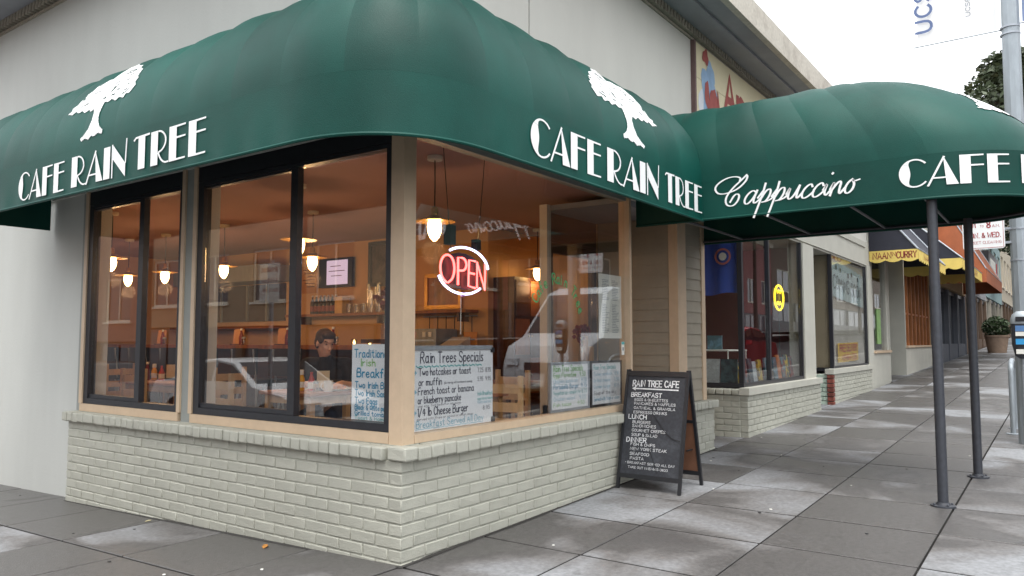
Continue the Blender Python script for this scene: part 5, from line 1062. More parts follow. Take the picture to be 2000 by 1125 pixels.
for a0, a1, b0, b1 in ((.012, .398, .012, .016), (.012, .016, .016, .488), (.394, .398, .016, .488)): MB().box(6.8582, 6.8598, -2.255-a1, -2.255-a0, 2.35+b0, 2.35+b1).build('border', mat('sign_red', lin((170, 40, 48)), .5), pk)
M_sred = mat('sign_red', lin((170, 40, 48)), .5); mb = MB(); U, V, N = (0,-1,0), (0,0,1), (-1,0,0)
write(mb, 'PARKING', (6.859, -2.255-.135, 2.35+.355), U, V, N, .058, .235, 1.0, smooth=False); write(mb, '7 AM', (6.859, -2.255-.03, 2.35+.25), U, V, N, .06, .10, 1.0, smooth=False); write(mb, 'TO', (6.859, -2.255-.175, 2.35+.25), U, V, N, .022, .035, .9, smooth=False); write(mb, '8', (6.859, -2.255-.24, 2.35+.24), U, V, N, .072, .035, 1.2, smooth=True); write(mb, 'A.M.', (6.859, -2.255-.295, 2.35+.245), U, V, N, .032, .07, .9, smooth=False)
write(mb, 'MON. & WED.', (6.859, -2.255-.04, 2.35+.13), U, V, N, .055, .33, 1.1, smooth=False); write(mb, 'STREET CLEANING', (6.859, -2.255-.035, 2.35+.06), U, V, N, .030, .34, .8, smooth=False); mb.build('lettering', M_sred, pk)
mb = MB(); mb.box(6.8575, 6.8592, -2.255-.12, -2.255-.02, 2.35+.35, 2.35+.46); mb.build('red_panel', M_sred, pk); mb = MB(); write(mb, 'NO', (6.857, -2.255-.03, 2.35+.375), U, V, N, .06, .08, 1.2, smooth=False); mb.build('lettering', M_white, pk)
B('bracket', M_wbf, pk, (6.866, 6.90, -2.75, -2.6, 2.555, 2.58)); B('bracket', M_wbf, pk, (6.866, 6.90, -2.75, -2.6, 2.40, 2.425))
def vinyl(name, col):
    m = bpy.data.materials.new(name); m.use_nodes = True; t = m.node_tree; t.nodes.clear(); N = t.nodes.new; L = t.links.new
    o = N('ShaderNodeOutputMaterial'); a = N('ShaderNodeAddShader'); d = N('ShaderNodeBsdfDiffuse'); q = N('ShaderNodeBsdfTranslucent'); nz = N('ShaderNodeTexNoise'); nz.inputs['Scale'].default_value = 5
    r = N('ShaderNodeValToRGB'); r.color_ramp.elements[0].color = (*[c*.5 for c in col], 1); r.color_ramp.elements[1].color = (*[c*.56 for c in col], 1); L(nz.outputs[0], r.inputs[0]); L(r.outputs[0], d.inputs[0]); L(r.outputs[0], q.inputs[0])
    L(d.outputs[0], a.inputs[0]); L(q.outputs[0], a.inputs[1]); L(a.outputs[0], o.inputs[0]); return m
bnr = thing('street_banner', 'white vinyl street banner with vertical blue letters hung from the lamp post', 'banner', (6.92, -2.2, 4.9))
MB().tube([(6.92, -2.72, 4.86), (6.92, -1.82, 4.855)], .007, 6).build('rod', M_galv, bnr); MB().tube([(6.92, -2.72, 6.75), (6.92, -1.82, 6.745)], .007, 6).build('rod', M_galv, bnr)
MB().grid([[(6.92+.012*sin(u*.8+v*.3), -2.68+.82*u/10, 4.875+1.86*v/14) for u in range(11)] for v in range(15)]).build('cloth', vinyl('white_banner_vinyl', (.92, .92, .92)), bnr, True)
for i_, ch_ in enumerate('UCSF'): mb = MB(); write(mb, ch_, (6.90, -2.02, 5.02+.19*i_), (0,0,1), (0,1,0), (-1,0,0), .17, .135, 1.3, smooth=True); mb.build('letter', mat('banner_blue', lin((92, 110, 150)), .6), bnr); mb = MB(); write(mb, 'UCSF', (6.90, -2.42, 5.10), (0,0,1), (0,1,0), (-1,0,0), .045, .22, .7); mb.build('small_lettering', mat('banner_blue', lin((92, 110, 150)), .6), bnr)
bnr = thing('street_banner', 'slate blue vinyl street banner on the kerb side of the lamp post', 'banner', (6.92, -3.3, 4.9)); MB().tube([(6.92, -2.89, 4.9), (6.92, -3.75, 4.9)], .007, 6).build('rod', M_galv, bnr)
MB().grid([[(6.92+.012*sin(u*.7+v*.4), -2.92-.8*u/10, 4.915+1.85*v/14) for u in range(11)] for v in range(15)]).build('cloth', mat('slate_vinyl', lin((120, 138, 170)), .6, .05, 5), bnr, True, thick=.002)
# parking meter
mx, my = 6.55, -2.80; mz = gz(mx, 0)
pm = thing('parking_meter', 'grey single space parking meter with dark body and blue sticker', 'parking meter', (mx, my, mz))
MB().tube([(mx, my, mz), (mx, my, mz+.98)], .03, 12).build('post', M_galv, pm, True)
def pmloft(secs, m, nm): 
    mb = MB(); rows = []
    for z, rx, ry in secs: rows.append([(mx+rx*cos(a*pi/10)*abs(cos(a*pi/10))**-.3 if abs(cos(a*pi/10)) > 1e-3 else mx, my+ry*sin(a*pi/10)*(abs(sin(a*pi/10))**-.3 if abs(sin(a*pi/10)) > 1e-3 else 0), mz+z) for a in range(21)])
    mb.grid(rows); mb.f.append(tuple(range(20))[::-1]); mb.f.append(tuple(range(len(mb.v)-21, len(mb.v)-1))); mb.build(nm, m, pm, True)
pmloft([(.95,.03,.035),(.98,.05,.075),(1.10,.065,.10),(1.30,.07,.105),(1.32,.07,.105)], M_dark, 'body'); pmloft([(1.322,.075,.11),(1.36,.075,.11),(1.42,.06,.09),(1.455,.03,.05)], M_galv, 'dome')
for z0, z1, m in ((1.24, 1.30, mat('meter_blue', lin((90, 130, 180)), .4)), (1.19, 1.235, M_paper), (1.10, 1.16, mat('sticker_blue', lin((60, 160, 220)), .4)), (1.0, 1.05, M_paper)): B('sticker', m, pm, (mx-.078, mx-.073, my-.06, my+.06, mz+z0, mz+z1)); 
B('window', M_black, pm, (mx-.079, mx-.074, my-.055, my+.055, mz+1.345, mz+1.395))
br = thing('bicycle_rack', 'galvanised hoop bicycle rack behind the parking meter', 'bicycle rack', (7.7, -2.62, gz(7.7, 0))); z0 = gz(7.7, 0)
MB().tube([(7.7, -2.62, z0), (7.7, -2.62, z0+.75)]+[(7.7+.28-.28*cos(a*pi/8), -2.62, z0+.75+.12*sin(a*pi/8)) for a in range(1, 8)]+[(8.26, -2.62, z0+.75), (8.26, -2.62, gz(8.26, 0))], .03, 10).build('hoop', M_galv, br, True)
for x in (7.7, 8.26): MB().lathe([(.08,-.004),(.08,.008),(.04,.012)], (x, -2.62, gz(x, 0)), 14).build('base_plate', M_galv, br)
# ================================================================== SHOPS UP THE STREET
M_yel = mat('yellow_canvas', lin((232, 206, 112)), .7, .06, 5); M_navy = mat('navy_canvas', lin((44, 46, 58)), .6, .12, 4); M_org = mat('orange_canvas', lin((176, 100, 62)), .6, .1, 4); M_redl = mat('naan_red', lin((140, 52, 48)), .6)
ng = thing('naan_restaurant', 'grey restaurant front with brown windows under a navy awning', 'building', (19, .2, .5))
GX = lambda x: gz(x, 0)
B('upper_wall', M_pier, ng, (13.66, 24, .06, .4, 3.5, 5.6)); B('pier', M_pier, ng, (13.66, 14.0, .06, .35, .2, 3.5)); B('base_wall', M_pier, ng, (14.0, 15.7, .06, .3, .2, 1.06)); B('sill', M_peach, ng, (13.98, 15.75, .02, .35, 1.061, 1.11)); B('window_frame', M_pier, ng, (15.45, 15.7, .07, .2, 1.111, 3.5)); B('window_frame', M_black, ng, (14.0, 14.1, .08, .2, 1.111, 3.5))
B('pane', M_glass, ng, (14.101, 15.449, .12, .13, 1.111, 3.5)); B('back_wall', M_shopin, ng, (13.7, 24, 3.0, 3.1, .2, 3.5)); B('return_wall', M_pier, ng, (15.71, 15.8, .06, 1.5, .3, 3.5)); B('recess_wall', M_pier, ng, (15.801, 18.2, 1.4, 1.5, .3, 3.5)); B('return_wall', M_pier, ng, (18.1, 18.2, .1, 1.399, .35, 3.5)); B('base_wall', M_pier, ng, (18.201, 23.2, .1, .3, .3, 1.15)); B('sill', M_peach, ng, (18.15, 23.2, .06, .35, 1.151, 1.20))
B('soffit', M_shopin, ng, (13.7, 24, .41, 3.0, 3.5, 3.6)); B('green_card', mat('green_card', lin((150, 190, 120)), .6), ng, (14.6, 15.0, .10, .115, 1.25, 2.0))
for i in range(8): B('window_post', M_wood, ng, (18.22+i*.62, 18.32+i*.62, .14, .24, 1.201, 3.5))
for i in range(7):
    B('pane', M_glass, ng, (18.325+i*.62, 18.835+i*.62, .18, .186, 1.201, 3.5)); B('glazing_bar', M_wood, ng, (18.325+i*.62, 18.835+i*.62, .165, .2, 2.0, 2.05))
def shed_awning(root, x0, x1, y0, y1, zt, zb, vh, m, mv, scallop=.09, endpanel=True):
    """sloping canvas with a scalloped valance on the front and both ends"""
    MB().grid([[(x0+(x1-x0)*u/8, y0+(y1-y0)*v/5, zt+(zb-zt)*v/5-.03*sin(pi*v/5)) for u in range(9)] for v in range(6)]).build('canvas', m, root, True, thick=.006)
    for x in (x0, x1): MB().prism([(x, y0, zt), (x, y1, zb), (x, y0, zb)], (.006 if x == x0 else -.006, 0, 0)).build('end_canvas', m, root)
    def val(pa, pb, nm):
        pa, pb = Vector(pa), Vector(pb); n = max(3, int((pb-pa).length/.28)); N_ = n*6; rows = [[], []]
        for i in range(N_+1):
            p = pa+(pb-pa)*i/N_; rows[0].append((p.x, p.y, p.z)); rows[1].append((p.x, p.y, p.z-vh-scallop*.5*abs(sin(pi*i/6))))
        MB().grid(rows).build(nm, mv, root, False, thick=.005)
    val((x0-.004, y0, zb), (x0-.004, y1, zb), 'side_valance'); val((x0, y1-.004, zb), (x1, y1-.004, zb), 'front_valance'); val((x1+.004, y1, zb), (x1+.004, y0, zb), 'side_valance')
    fr = MB()
    for x in (x0, x1): fr.tube([(x, y0, zt), (x, y1, zb)], .02, 6)
    fr.tube([(x0, y1, zb), (x1, y1, zb)], .02, 6); fr.build('frame', M_wbf, root)
a1 = thing('naan_awning', 'navy awning with yellow scalloped valance reading naan n curry', 'awning', (15.5, -.4, 3.1)); shed_awning(a1, 13.75, 17.9, .05, -.85, 4.3, 3.15, .20, M_navy, M_yel)
mb = MB(); write(mb, 'NAAN', (13.742, -.02, 2.985), (0,-1,0), (0,0,1), (-1,0,0), .125, .34, 1.2, smooth=False); mb.build('lettering', M_redl, a1); mb = MB(); write(mb, 'N', (13.742, -.385, 3.03), (0,-1,0), (0,0,1), (-1,0,0), .08, .06, 1.2, smooth=False); mb.build('lettering', M_redl, a1); mb = MB(); write(mb, 'CURRY', (13.742, -.46, 2.985), (0,-1,0), (0,0,1), (-1,0,0), .125, .36, 1.2, smooth=False); mb.build('lettering', M_redl, a1); mb = MB(); write(mb, 'NAAN N CURRY', (14.4, -.86, 2.985), (1,0,0), (0,0,1), (0,-1,0), .11, 2.6, 1.2, smooth=False); mb.build('lettering', M_redl, a1)
a2 = thing('naan_entry_awning', 'second navy awning with yellow valance over the restaurant door, reaching further out', 'awning', (20.8, -.7, 3.3)); shed_awning(a2, 18.6, 24.0, .05, -1.15, 4.5, 3.38, .24, M_navy, M_yel)
mb = MB(); write(mb, 'INDIAN RESTAURANT' if False else 'NAAN N CURRY', (19.6, -1.162, 3.17), (1,0,0), (0,0,1), (0,-1,0), .13, 3.0, 1.1, smooth=False); mb.build('lettering', M_redl, a2)
def house(name, label, x0, x1, y0, dep, zt, m, ground_m, label_cat='building', nw=3, floors=2, zg=None, roof=M_fascia, face=-1, gf=3.4, axis='x', glassm=None):
    """plain street building; windows are real recesses with frame, sill and pane"""
    h = thing(name, label, label_cat, ((x0+x1)/2, y0, GX(x0)) if axis == 'x' else (y0, (x0+x1)/2, 0)); zg = (GX(x0) if axis == 'x' else gz(0, x1)) if zg is None else zg
    def bx(nm, mm, par, a0, a1, d0, d1, z0, z1):
        d0, d1 = y0+d0*(-face), y0+d1*(-face)
        return B(nm, mm, par, (a0, a1, d0, d1, z0, z1)) if axis == 'x' else B(nm, mm, par, (d0, d1, a0, a1, z0, z1))
    bx('wall', m, h, x0, x1, .25, dep, zg-.4, zt); bx('cornice', roof, h, x0-.02, x1+.02, -.25, .3, zt-.35, zt+.02); bx('parapet', m, h, x0, x1, 0.0, .249, zt-.9, zt-.351)
    W = (x1-x0)/nw; gm = glassm or mat('dark_pane', lin((58, 64, 72)), .08, .1, 3)
    for fl in range(floors):
        zb_ = zg+gf+fl*3.0
        if zb_+2.4 > zt-.9: break
        bx('wall', m, h, x0, x1, 0, .249, zb_-(.9 if fl == 0 else 1.0), zb_); 
        for i in range(nw+1):
            a = x0+i*W-W*.22; b = a+W*.44; bx('wall', m, h, max(a, x0), min(b, x1), 0, .249, zb_+.001, zb_+1.999)
        bx('wall', m, h, x0, x1, 0, .249, zb_+2.0, zb_+2.0+(zt-.901-zb_-2.0 if fl == floors-1 or zb_+5.4 > zt-.9 else .0005+.0))
        for i in range(nw):
            wn_ = part('window', h); a, b = x0+i*W+W*.22+.002, x0+(i+1)*W-W*.22-.002; mid = (a+b)/2
            for q in ((a, b, zb_+.002, zb_+.08), (a, b, zb_+1.92, zb_+1.998), (a, a+.07, zb_+.081, zb_+1.919), (b-.07, b, zb_+.081, zb_+1.919), (mid-.03, mid+.03, zb_+.081, zb_+1.919)): bx('frame', M_cream, wn_, q[0], q[1], .06, .16, q[2], q[3])
            bx('pane', gm, wn_, a+.071, mid-.031, .11, .13, zb_+.082, zb_+1.918); bx('pane', gm, wn_, mid+.031, b-.071, .11, .13, zb_+.082, zb_+1.918); bx('sill', M_cream, wn_, a-.1, b+.1, -.08, .001, zb_-.08, zb_+.0)
    # ground floor: piers, shop panes, stall riser
    gt = zg+gf-.95 if floors else zt-.9
    for i in range(nw+1):
        a = x0+i*W-.2; bx('pier', ground_m, h, max(a, x0), min(a+.4, x1), 0, .249, zg-.4, gt)
    for i in range(nw):
        a, b = x0+i*W+.201, x0+(i+1)*W-.201; bx('stall_riser', ground_m, h, a, b, .03, .249, zg-.4, zg+.6); wn_ = part('shop_window', h); bx('pane', gm, wn_, a, b, .14, .15, zg+.601, gt); bx('mullion', M_black, wn_, (a+b)/2-.04, (a+b)/2+.04, .10, .139, zg+.601, gt); bx('head', M_black, wn_, a, b, .08, .139, gt-.12, gt)
    return h
house('corner_house', 'ochre two storey shop building past the restaurant with an orange awning', 24.1, 32, .05, 8, 8.6, mat('ochre_wall', lin((186, 160, 124)), .8, .06, 2), mat('slate_base', lin((92, 96, 104)), .7, .1, 3), nw=3, floors=1)
a3 = thing('orange_awning', 'rust orange awning on the ochre building beyond the restaurant', 'awning', (27, -.6, 3.6)); shed_awning(a3, 24.3, 31.2, .03, -1.25, 6.0, 3.55, .42, M_org, M_org, .0)
house('grey_house', 'grey two storey building further up the street with dark shop sign', 32.1, 42, .05, 8, 9.5, mat('grey_wall', lin((150, 152, 156)), .8, .06, 2), mat('brown_base', lin((104, 84, 68)), .7, .1, 3), nw=4, floors=1)
ds = thing('dark_shop_sign', 'dark projecting shop sign with white bars on the grey building', 'sign', (34, -.5, 4.4)); B('box', M_black, ds, (33.0, 38, -.75, -.2, 3.9, 5.0))
for i in range(5): B('white_bar', M_paper, ds, (33.8+i*.55, 34.0+i*.55, -.765, -.751, 4.15, 4.75))
B('red_bar', mat('sign_red2', lin((180, 60, 60)), .6), ds, (36.9, 37.2, -.765, -.751, 4.15, 4.75)); B('bracket', M_black, ds, (35, 35.2, -.199, .06, 4.3, 4.5))
house('teal_house', 'pale teal building at the top of the block', 42.1, 54, .05, 8, 9.0, mat('teal_wall', lin((150, 176, 178)), .8, .06, 2), mat('cream_base', lin((176, 170, 156)), .7, .1, 3), nw=4, floors=1)
house('cream_house', 'cream building beyond the teal one up the hill', 54.1, 70, .05, 8, 11, mat('pale_cream_wall', lin((206, 196, 176)), .8, .06, 2), mat('brown_base', lin((104, 84, 68)), .7, .1, 3), nw=5, floors=2)
# planter
px_, py_ = 33, -.9; pz = GX(px_)
pt = thing('planter', 'weathered wooden tub planter with a leafy shrub up the sidewalk', 'planter', (px_, py_, pz))
MB().lathe([(.32, 0), (.41, .62), (.44, .64), (.44, .70), (.38, .70), (.36, .6)], (px_, py_, pz), 20).build('tub', mat('weathered_tub', lin((150, 128, 110)), .8, .15, 8), pt, True)
def leaves(n, c, r, size, seed, m, name, parent, flat=.0, clumps=None):
    rr = random.Random(seed); vs_, fs_ = [], []
    cl = clumps or [(Vector(c), r)]
    for i in range(n):
        cc, cr = cl[rr.randrange(len(cl))]
        d = Vector((rr.gauss(0, 1), rr.gauss(0, 1), rr.gauss(0, 1))).normalized(); p = Vector(cc)+Vector((d.x*cr[0], d.y*cr[1], d.z*cr[2]))*rr.uniform(.45, 1)**.6
        a = Vector((rr.gauss(0, 1), rr.gauss(0, 1), rr.gauss(0, .6))).normalized(); b = a.cross(Vector((rr.gauss(0, 1), rr.gauss(0, 1), rr.gauss(0, 1)))).normalized(); s = size*rr.uniform(.6, 1.3); o = len(vs_)
        vs_ += [p-a*s, p+b*s*.45, p+a*s, p-b*s*.45]; fs_.append((o, o+1, o+2, o+3))
    mb = MB(); mb.v = [tuple(v) for v in vs_]; mb.f = fs_; return mb.build(name, m, parent)
M_leaf = mat('leaf_green', (.035, .065, .022), .55, .35, 1.5); M_leaf2 = mat('leaf_olive', (.05, .07, .03), .55, .35, 1.2); M_bark = mat('bark', (.09, .07, .055), .9, .25, 6, .5, 30)
leaves(900, (px_, py_, pz+1.0), (.5, .5, .45), .08, 3, M_leaf, 'foliage', pt); MB().tube([(px_, py_, pz+.55), (px_, py_, pz+1.2)], .03, 6).build('stem', M_bark, pt)
def tree(x, y, zg, h, r, seed, label, n=9000, m=M_leaf2, size=.13):
    t = thing('street_tree', label, 'tree', (x, y, zg), 'street trees'); rr = random.Random(seed); th = h-r*1.5
    MB().tube([(x, y, zg-.1), (x+.05, y, zg+th*.5), (x, y+.05, zg+th), (x+.1, y, zg+th+r)], [.17, .13, .11, .05], 9).build('trunk', M_bark, t, True); cl = []
    for i in range(26):
        a = rr.uniform(0, 6.28); q = rr.uniform(.25, 1); zz = rr.uniform(-.55, .95); rad = r*sqrt(max(.1, 1-zz*zz*.8)); c = Vector((x+rad*q*cos(a), y+rad*q*sin(a), zg+h-r+zz*r*.85)); k = r*rr.uniform(.20, .36); cl.append((c, (k, k, k*.75)))
        if i < 12: MB().tube([(x, y, zg+th*.9), tuple((Vector((x, y, zg+th+.2))+c)/2+Vector((0, 0, .15))), tuple(c)], [.06, .04, .015], 5).build('limb', M_bark, t)
    leaves(n, None, None, size, seed, m, 'crown', t, clumps=cl)
tree(27, -2.5, GX(27), 10.3, 2.7, 11, 'dark leafy street tree rising behind the entrance canopy', 13000)
tree(46, -2.2, GX(46), 8.5, 2.4, 13, 'more distant street tree up the hill', 5000)
# ================================================================== ACROSS THE STREETS (seen mirrored in the glass)
house('pink_house', 'dusty pink two storey house across the side street', -6, 12, -14.5, 8, 7.4, mat('pink_wall', lin((176, 140, 128)), .8, .06, 2), mat('brown_base', lin((104, 84, 68)), .7, .1, 3), nw=5, floors=1, face=1, axis='y', zg=-.3)
house('tan_house', 'tan two storey house further along the side street', 12.1, 30, -14.5, 8, 8.2, mat('tan_wall', lin((160, 140, 116)), .8, .06, 2), mat('brown_base', lin((104, 84, 68)), .7, .1, 3), nw=5, floors=1, face=1, axis='y', zg=-.6)
house('plum_house', 'plum brown tall house far along the side street', 30.1, 62, -14.5, 8, 9.5, mat('plum_wall', lin((140, 112, 108)), .8, .06, 2), mat('brown_base', lin((104, 84, 68)), .7, .1, 3), nw=8, floors=1, face=1, axis='y', zg=-1.2)
house('red_house', 'brick red building across the main street', 14, 26, -18, 8, 8.5, mat('red_wall', lin((150, 84, 74)), .8, .08, 2), mat('brown_base', lin((104, 84, 68)), .7, .1, 3), nw=4, floors=1, face=1, zg=.3)
house('taupe_house', 'taupe building across the main street', 0, 13.9, -18, 8, 6.8, mat('taupe_wall', lin((128, 116, 104)), .8, .06, 2), mat('grey_base', lin((120, 120, 122)), .7, .1, 3), nw=4, floors=1, face=1, zg=.1)
house('brown_house', 'brown building far along the main street', 26.1, 48, -18, 8, 8, mat('brown_wall', lin((140, 112, 90)), .8, .08, 2), mat('grey_base', lin((120, 120, 122)), .7, .1, 3), nw=6, floors=1, face=1, zg=.7)
house('rose_house', 'rose coloured building far up the main street', 48.1, 66, -18, 8, 10, mat('rose_wall', lin((168, 112, 110)), .8, .08, 2), mat('grey_base', lin((120, 120, 122)), .7, .1, 3), nw=5, floors=1, face=1, zg=1.2)
house('umber_house', 'long umber building at the end of the main street', 66.1, 170, -18, 8, 12, mat('umber_wall', lin((110, 96, 84)), .8, .08, 2), mat('grey_base', lin((120, 120, 122)), .7, .1, 3), nw=14, floors=1, face=1, zg=2.6)
for i, (tx, th_, tr_) in enumerate(((18, 9, 2.4), (30, 12, 3.2), (38, 15, 4.2), (45, 14, 4.2), (53, 17, 5.0), (62, 18, 5.4), (73, 19, 6.0), (88, 22, 7.0), (108, 25, 8.0))): tree(tx, -15.2, GX(tx), th_, tr_, 21+i, ['low street tree', 'rounded street tree', 'tall street tree', 'leaning street tree', 'broad street tree', 'very tall street tree', 'dense street tree', 'dark spreading street tree', 'farthest street tree'][i]+' across the main street', 8000, m=M_leaf, size=.20+.06*i)
M_pw = mat('white_car_paint', lin((226, 228, 230)), .18, .01, 3); M_tyre = mat('tyre_rubber', (.015, .015, .016), .8); M_cg = mat('car_glass', lin((30, 34, 40)), .05); M_lamp = mat('headlight', lin((210, 216, 222)), .1); M_tail = mat('tail_red', lin((150, 20, 20)), .2)
def vehicle(name, label, loc, yaw, prof, width, m, roofy, wheels, glasslist, tail=.0):
    """body lofted from a side profile (x, z) with tumblehome above roofy; yaw turns +x (front)"""
    R = Matrix.Rotation(yaw, 4, 'Z'); root = thing(name, label, 'car' if 'car' in name else 'van', loc)
    X = lambda x, y, z: tuple((R @ Vector((x, y, z)))+Vector(loc))
    n = len(prof); rows = []
    for s in (-1, -.93, -.6, 0, .6, .93, 1):
        row = []
        for x, z in prof:
            k = width/2*(1-.16*max(0, (z-roofy))/.55); edge = abs(s) > .95; y = s*k
            row.append(X(x*(.985 if edge else 1), y, z-(.03 if edge and z > .5 else 0)))
        rows.append(row+[row[0]])
    mb = MB().grid(rows); o1 = len(mb.v); mb.f.append(tuple(range(n))); mb.f.append(tuple(6*(n+1)+i for i in range(n))[::-1]); mb.build('body', m, root, True)
    for wx, wr_ in wheels:
        for s in (-1, 1):
            ax = (R.to_3x3() @ Matrix.Rotation(s*-pi/2, 3, 'X')); c = X(wx, s*(width/2-.09), wr_); wp = part('wheel', root)
            MB().lathe([(wr_*.62,-.01),(wr_,-.0),(wr_*1.0,.10),(wr_*.97,.115),(wr_*.66,.118)], c, 22, ax).build('tyre', M_tyre, wp, True); MB().lathe([(wr_*.1,.06),(wr_*.64,.10),(wr_*.66,.119),(wr_*.6,.119),(wr_*.12,.10)], c, 16, ax).build('rim', M_galv, wp, True)
            MB().lathe([(wr_*1.13,-.02),(wr_*1.13,.101)], X(wx, s*(width/2-.102), wr_+.0), 22, ax).build('wheel_arch', M_tyre, root)
    for quad, side in glasslist:
        if side == 'side':
            for s in (-1, 1):
                P = []
                for x, z in quad: k = width/2*(1-.16*max(0, z-roofy)/.55)+.004; P.append(X(x, s*k*.995+s*.003, z-.012))
                MB().add(P, [tuple(range(len(P)))]).build('side_window', M_cg, root, thick=.006)
        else:
            (xa, za), (xb, zb_) = quad; ka, kb_ = width/2*(1-.16*max(0, za-roofy)/.55)*.88, width/2*(1-.16*max(0, zb_-roofy)/.55)*.88; nv = Vector((zb_-za, 0, -(xb-xa))).normalized()*.006*(1 if side == 'front' else 1)
            if nv.z < 0: nv = -nv
            MB().add([X(xa+nv.x, -ka, za+nv.z), X(xa+nv.x, ka, za+nv.z), X(xb+nv.x, kb_, zb_+nv.z), X(xb+nv.x, -kb_, zb_+nv.z)], [(0,1,2,3)]).build('windscreen' if side == 'front' else 'rear_window', M_cg, root, thick=.006)
    xf_ = max(x for x, z in prof); xb_ = min(x for x, z in prof)
    for s in (-1, 1):
        MB().cbox(X(xf_-.10, s*width*.37, .66+tail), (.12, .15, .065), R.to_3x3()).build('headlight', M_lamp, root); MB().cbox(X(xb_+.05, s*width*.38, .80+tail), (.06, .13, .08), R.to_3x3()).build('tail_light', M_tail, root); MB().cbox(X(.55, s*(width/2+.08), .98+tail*.6), (.06, .09, .06), R.to_3x3()).build('mirror', m, root)
    MB().cbox(X(xf_-.015, 0, .55+tail), (.025, .42, .10), R.to_3x3()).build('grille', M_black, root); MB().cbox(X(xf_-.005, 0, .36), (.02, .2, .055), R.to_3x3()).build('number_plate', M_paper, root)
SED = [(-2.3,.35),(-2.32,.75),(-2.2,.98),(-1.7,1.02),(-.95,1.38),(-.2,1.44),(.35,1.38),(1.05,.98),(1.9,.85),(2.28,.68),(2.33,.40),(2.25,.22),(-2.2,.22)]
vehicle('parked_car', 'white saloon car parked along the side street kerb', (-5.6, 9.3, gz(0, 9.3)-.19), -pi/2, SED, 1.8, M_pw, .95, ((1.45, .33), (-1.4, .33)), (([(-1.45,1.06),(-.9,1.33),(-.2,1.385),(-.2,1.04)], 'side'), ([(-.12,1.04),(-.12,1.385),(.32,1.33),(.88,1.04)], 'side'), (((1.0,1.0),(.38,1.365)), 'front'), (((-1.65,1.03),(-.98,1.36)), 'rear')))
vehicle('parked_car', 'dark grey saloon car parked behind the white one', (-5.6, 15.2, gz(0, 15.2)-.19), -pi/2, SED, 1.8, mat('dark_car_paint', lin((52, 48, 48)), .2, .02, 3), .95, ((1.45, .33), (-1.4, .33)), (([(-1.45,1.06),(-.9,1.33),(-.2,1.385),(-.2,1.04)], 'side'), ([(-.12,1.04),(-.12,1.385),(.32,1.33),(.88,1.04)], 'side'), (((1.0,1.0),(.38,1.365)), 'front'), (((-1.65,1.03),(-.98,1.36)), 'rear')))
VAN = [(-2.6,.4),(-2.62,1.2),(-2.55,2.2),(-2.4,2.32),(.9,2.34),(1.25,2.22),(1.85,1.32),(2.4,1.1),(2.55,.8),(2.58,.4),(2.5,.25),(-2.5,.25)]
vehicle('parked_van', 'pale grey panel van parked across the sidewalk on the main street', (11.9, -5.0, gz(11.9, 0)-.19), pi, VAN, 1.95, mat('grey_van_paint', lin((196, 200, 204)), .25, .02, 3), 1.35, ((1.6, .36), (-1.6, .36)), (([(.35,1.38),(.35,2.08),(1.15,2.08),(1.68,1.38)], 'side'), (((1.82,1.36),(1.28,2.17)), 'front')), .12)
vehicle('parked_car', 'red saloon car parked uphill of the van', (19.0, -5.0, gz(19, 0)-.19), pi, SED, 1.8, mat('red_car_paint', lin((150, 40, 44)), .2, .02, 3), .95, ((1.45, .33), (-1.4, .33)), (([(-1.45,1.06),(-.9,1.33),(-.2,1.385),(-.2,1.04)], 'side'), ([(-.12,1.04),(-.12,1.385),(.32,1.33),(.88,1.04)], 'side'), (((1.0,1.0),(.38,1.365)), 'front'), (((-1.65,1.03),(-.98,1.36)), 'rear')))
p2 = thing('parking_post', 'steel post with a white parking sign on the side street kerb', 'sign post', (-3.3, 5.9, gz(0, 5.9))); MB().tube([(-3.3, 5.9, gz(0, 5.9)), (-3.3, 5.9, 2.45)], .03, 10).build('post', M_galv, p2, True)
MB().prism(rrect(None, lambda u, v: (-3.26, 5.68+u, 1.85+v), 0, .44, 0, .55, .03), (.004, 0, 0)).build('plate', M_white, p2); mb = MB(); U2 = (0,1,0)
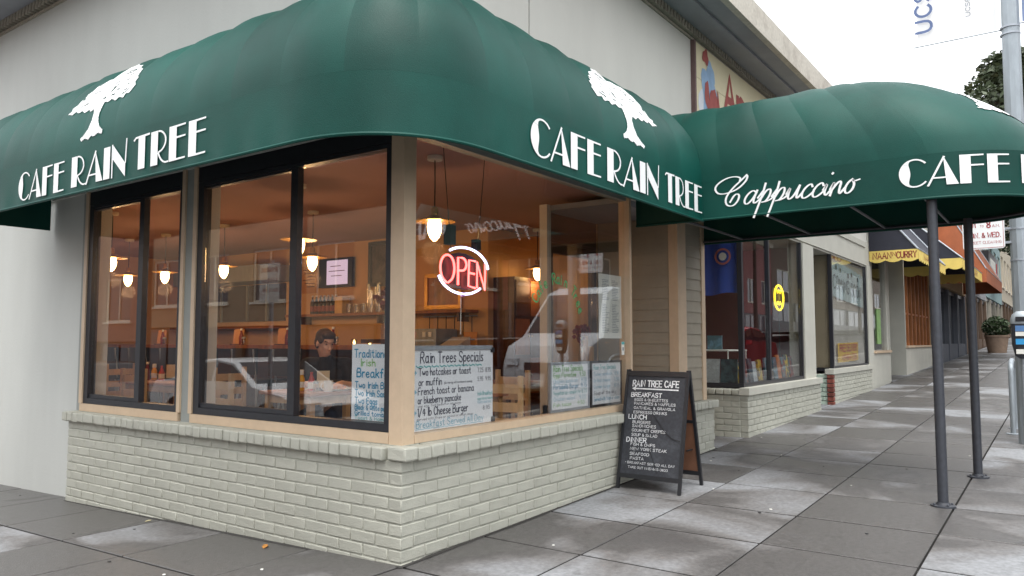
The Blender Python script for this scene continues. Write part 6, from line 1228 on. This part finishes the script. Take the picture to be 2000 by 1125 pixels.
write(mb, 'NO PARKING', (-3.255, 5.70, 2.28), U2, V, (1,0,0), .06, .38, 1.0, smooth=False); write(mb, '8 TO 10 AM', (-3.255, 5.72, 2.13), U2, V, (1,0,0), .06, .34, .9, smooth=False); write(mb, 'MON. & WED.', (-3.255, 5.70, 2.0), U2, V, (1,0,0), .045, .36, .9, smooth=False); mb.build('lettering', M_sred, p2)
# ================================================================== SMALL THINGS ON THE GROUND
def leaf(x, y, a, m, label, s=.05):
    z = gz(x, y)+.006; c, q = cos(a), sin(a); P = [(-1,0,.0),(-.4,.32,.12),(.4,.3,.16),(1,0,.05),(.4,-.3,.02),(-.4,-.32,.1)]
    mb = MB().prism([(x+(u*c-v*q)*s, y+(u*q+v*c)*s, z+w_*s) for u, v, w_ in P], (0, 0, .0015)); tag(mb.build('fallen_leaf', m), label, 'leaf')
dl = MB()
for a, b in ((0, 1.2), (1.2, 2.6), (2.6, 4.1)):
    dl.add([(x, y, gz(0, y)+.0035) for x, y in ((-.028-.01*(a > 1), a-.03), (.02, a-.03), (.02, b), (-.035+.012*(b > 3), b))], [(0,1,2,3)])
for a, b in ((-.03, 1.0), (1.0, 2.1), (2.1, 3.05), (4.1, 4.95)):
    dl.add([(x, y, gz(x, 0)+.0035) for x, y in ((a, -.03), (b, -.024), (b, .02), (a, .02))], [(0,1,2,3)])
dl.build('dirt_line', M_joint, wk)
leaf(-.13, 1.08, .7, mat('orange_leaf', lin((190, 130, 60)), .7, .15, 30), 'curled orange leaf lying against the brick base')
leaf(-.10, 2.55, .2, mat('tan_leaf', lin((196, 186, 150)), .7), 'small pale leaf by the brick base', .03)
rr = random.Random(2)
for i in range(26):
    x, y = (rr.uniform(.3, 6), rr.uniform(-2.4, -.05)) if i % 3 else (rr.uniform(-1.2, -.05), rr.uniform(.6, 5)); s = rr.uniform(.006, .014); z = gz(x, y)
    o = MB().prism([(x+s*cos(a)*rr.uniform(.7, 1.2), y+s*sin(a)*rr.uniform(.7, 1.2), z+.002) for a in (0, 1.1, 2.2, 3.3, 4.4, 5.4)], (0, 0, .003)).build('litter_scrap', M_paper if i % 2 else M_blkp); tag(o, ['flattened dark gum spot on the sidewalk', 'tiny white paper scrap on the sidewalk'][i % 2], 'litter', ['gum spots on the sidewalk', 'paper scraps on the sidewalk'][i % 2])
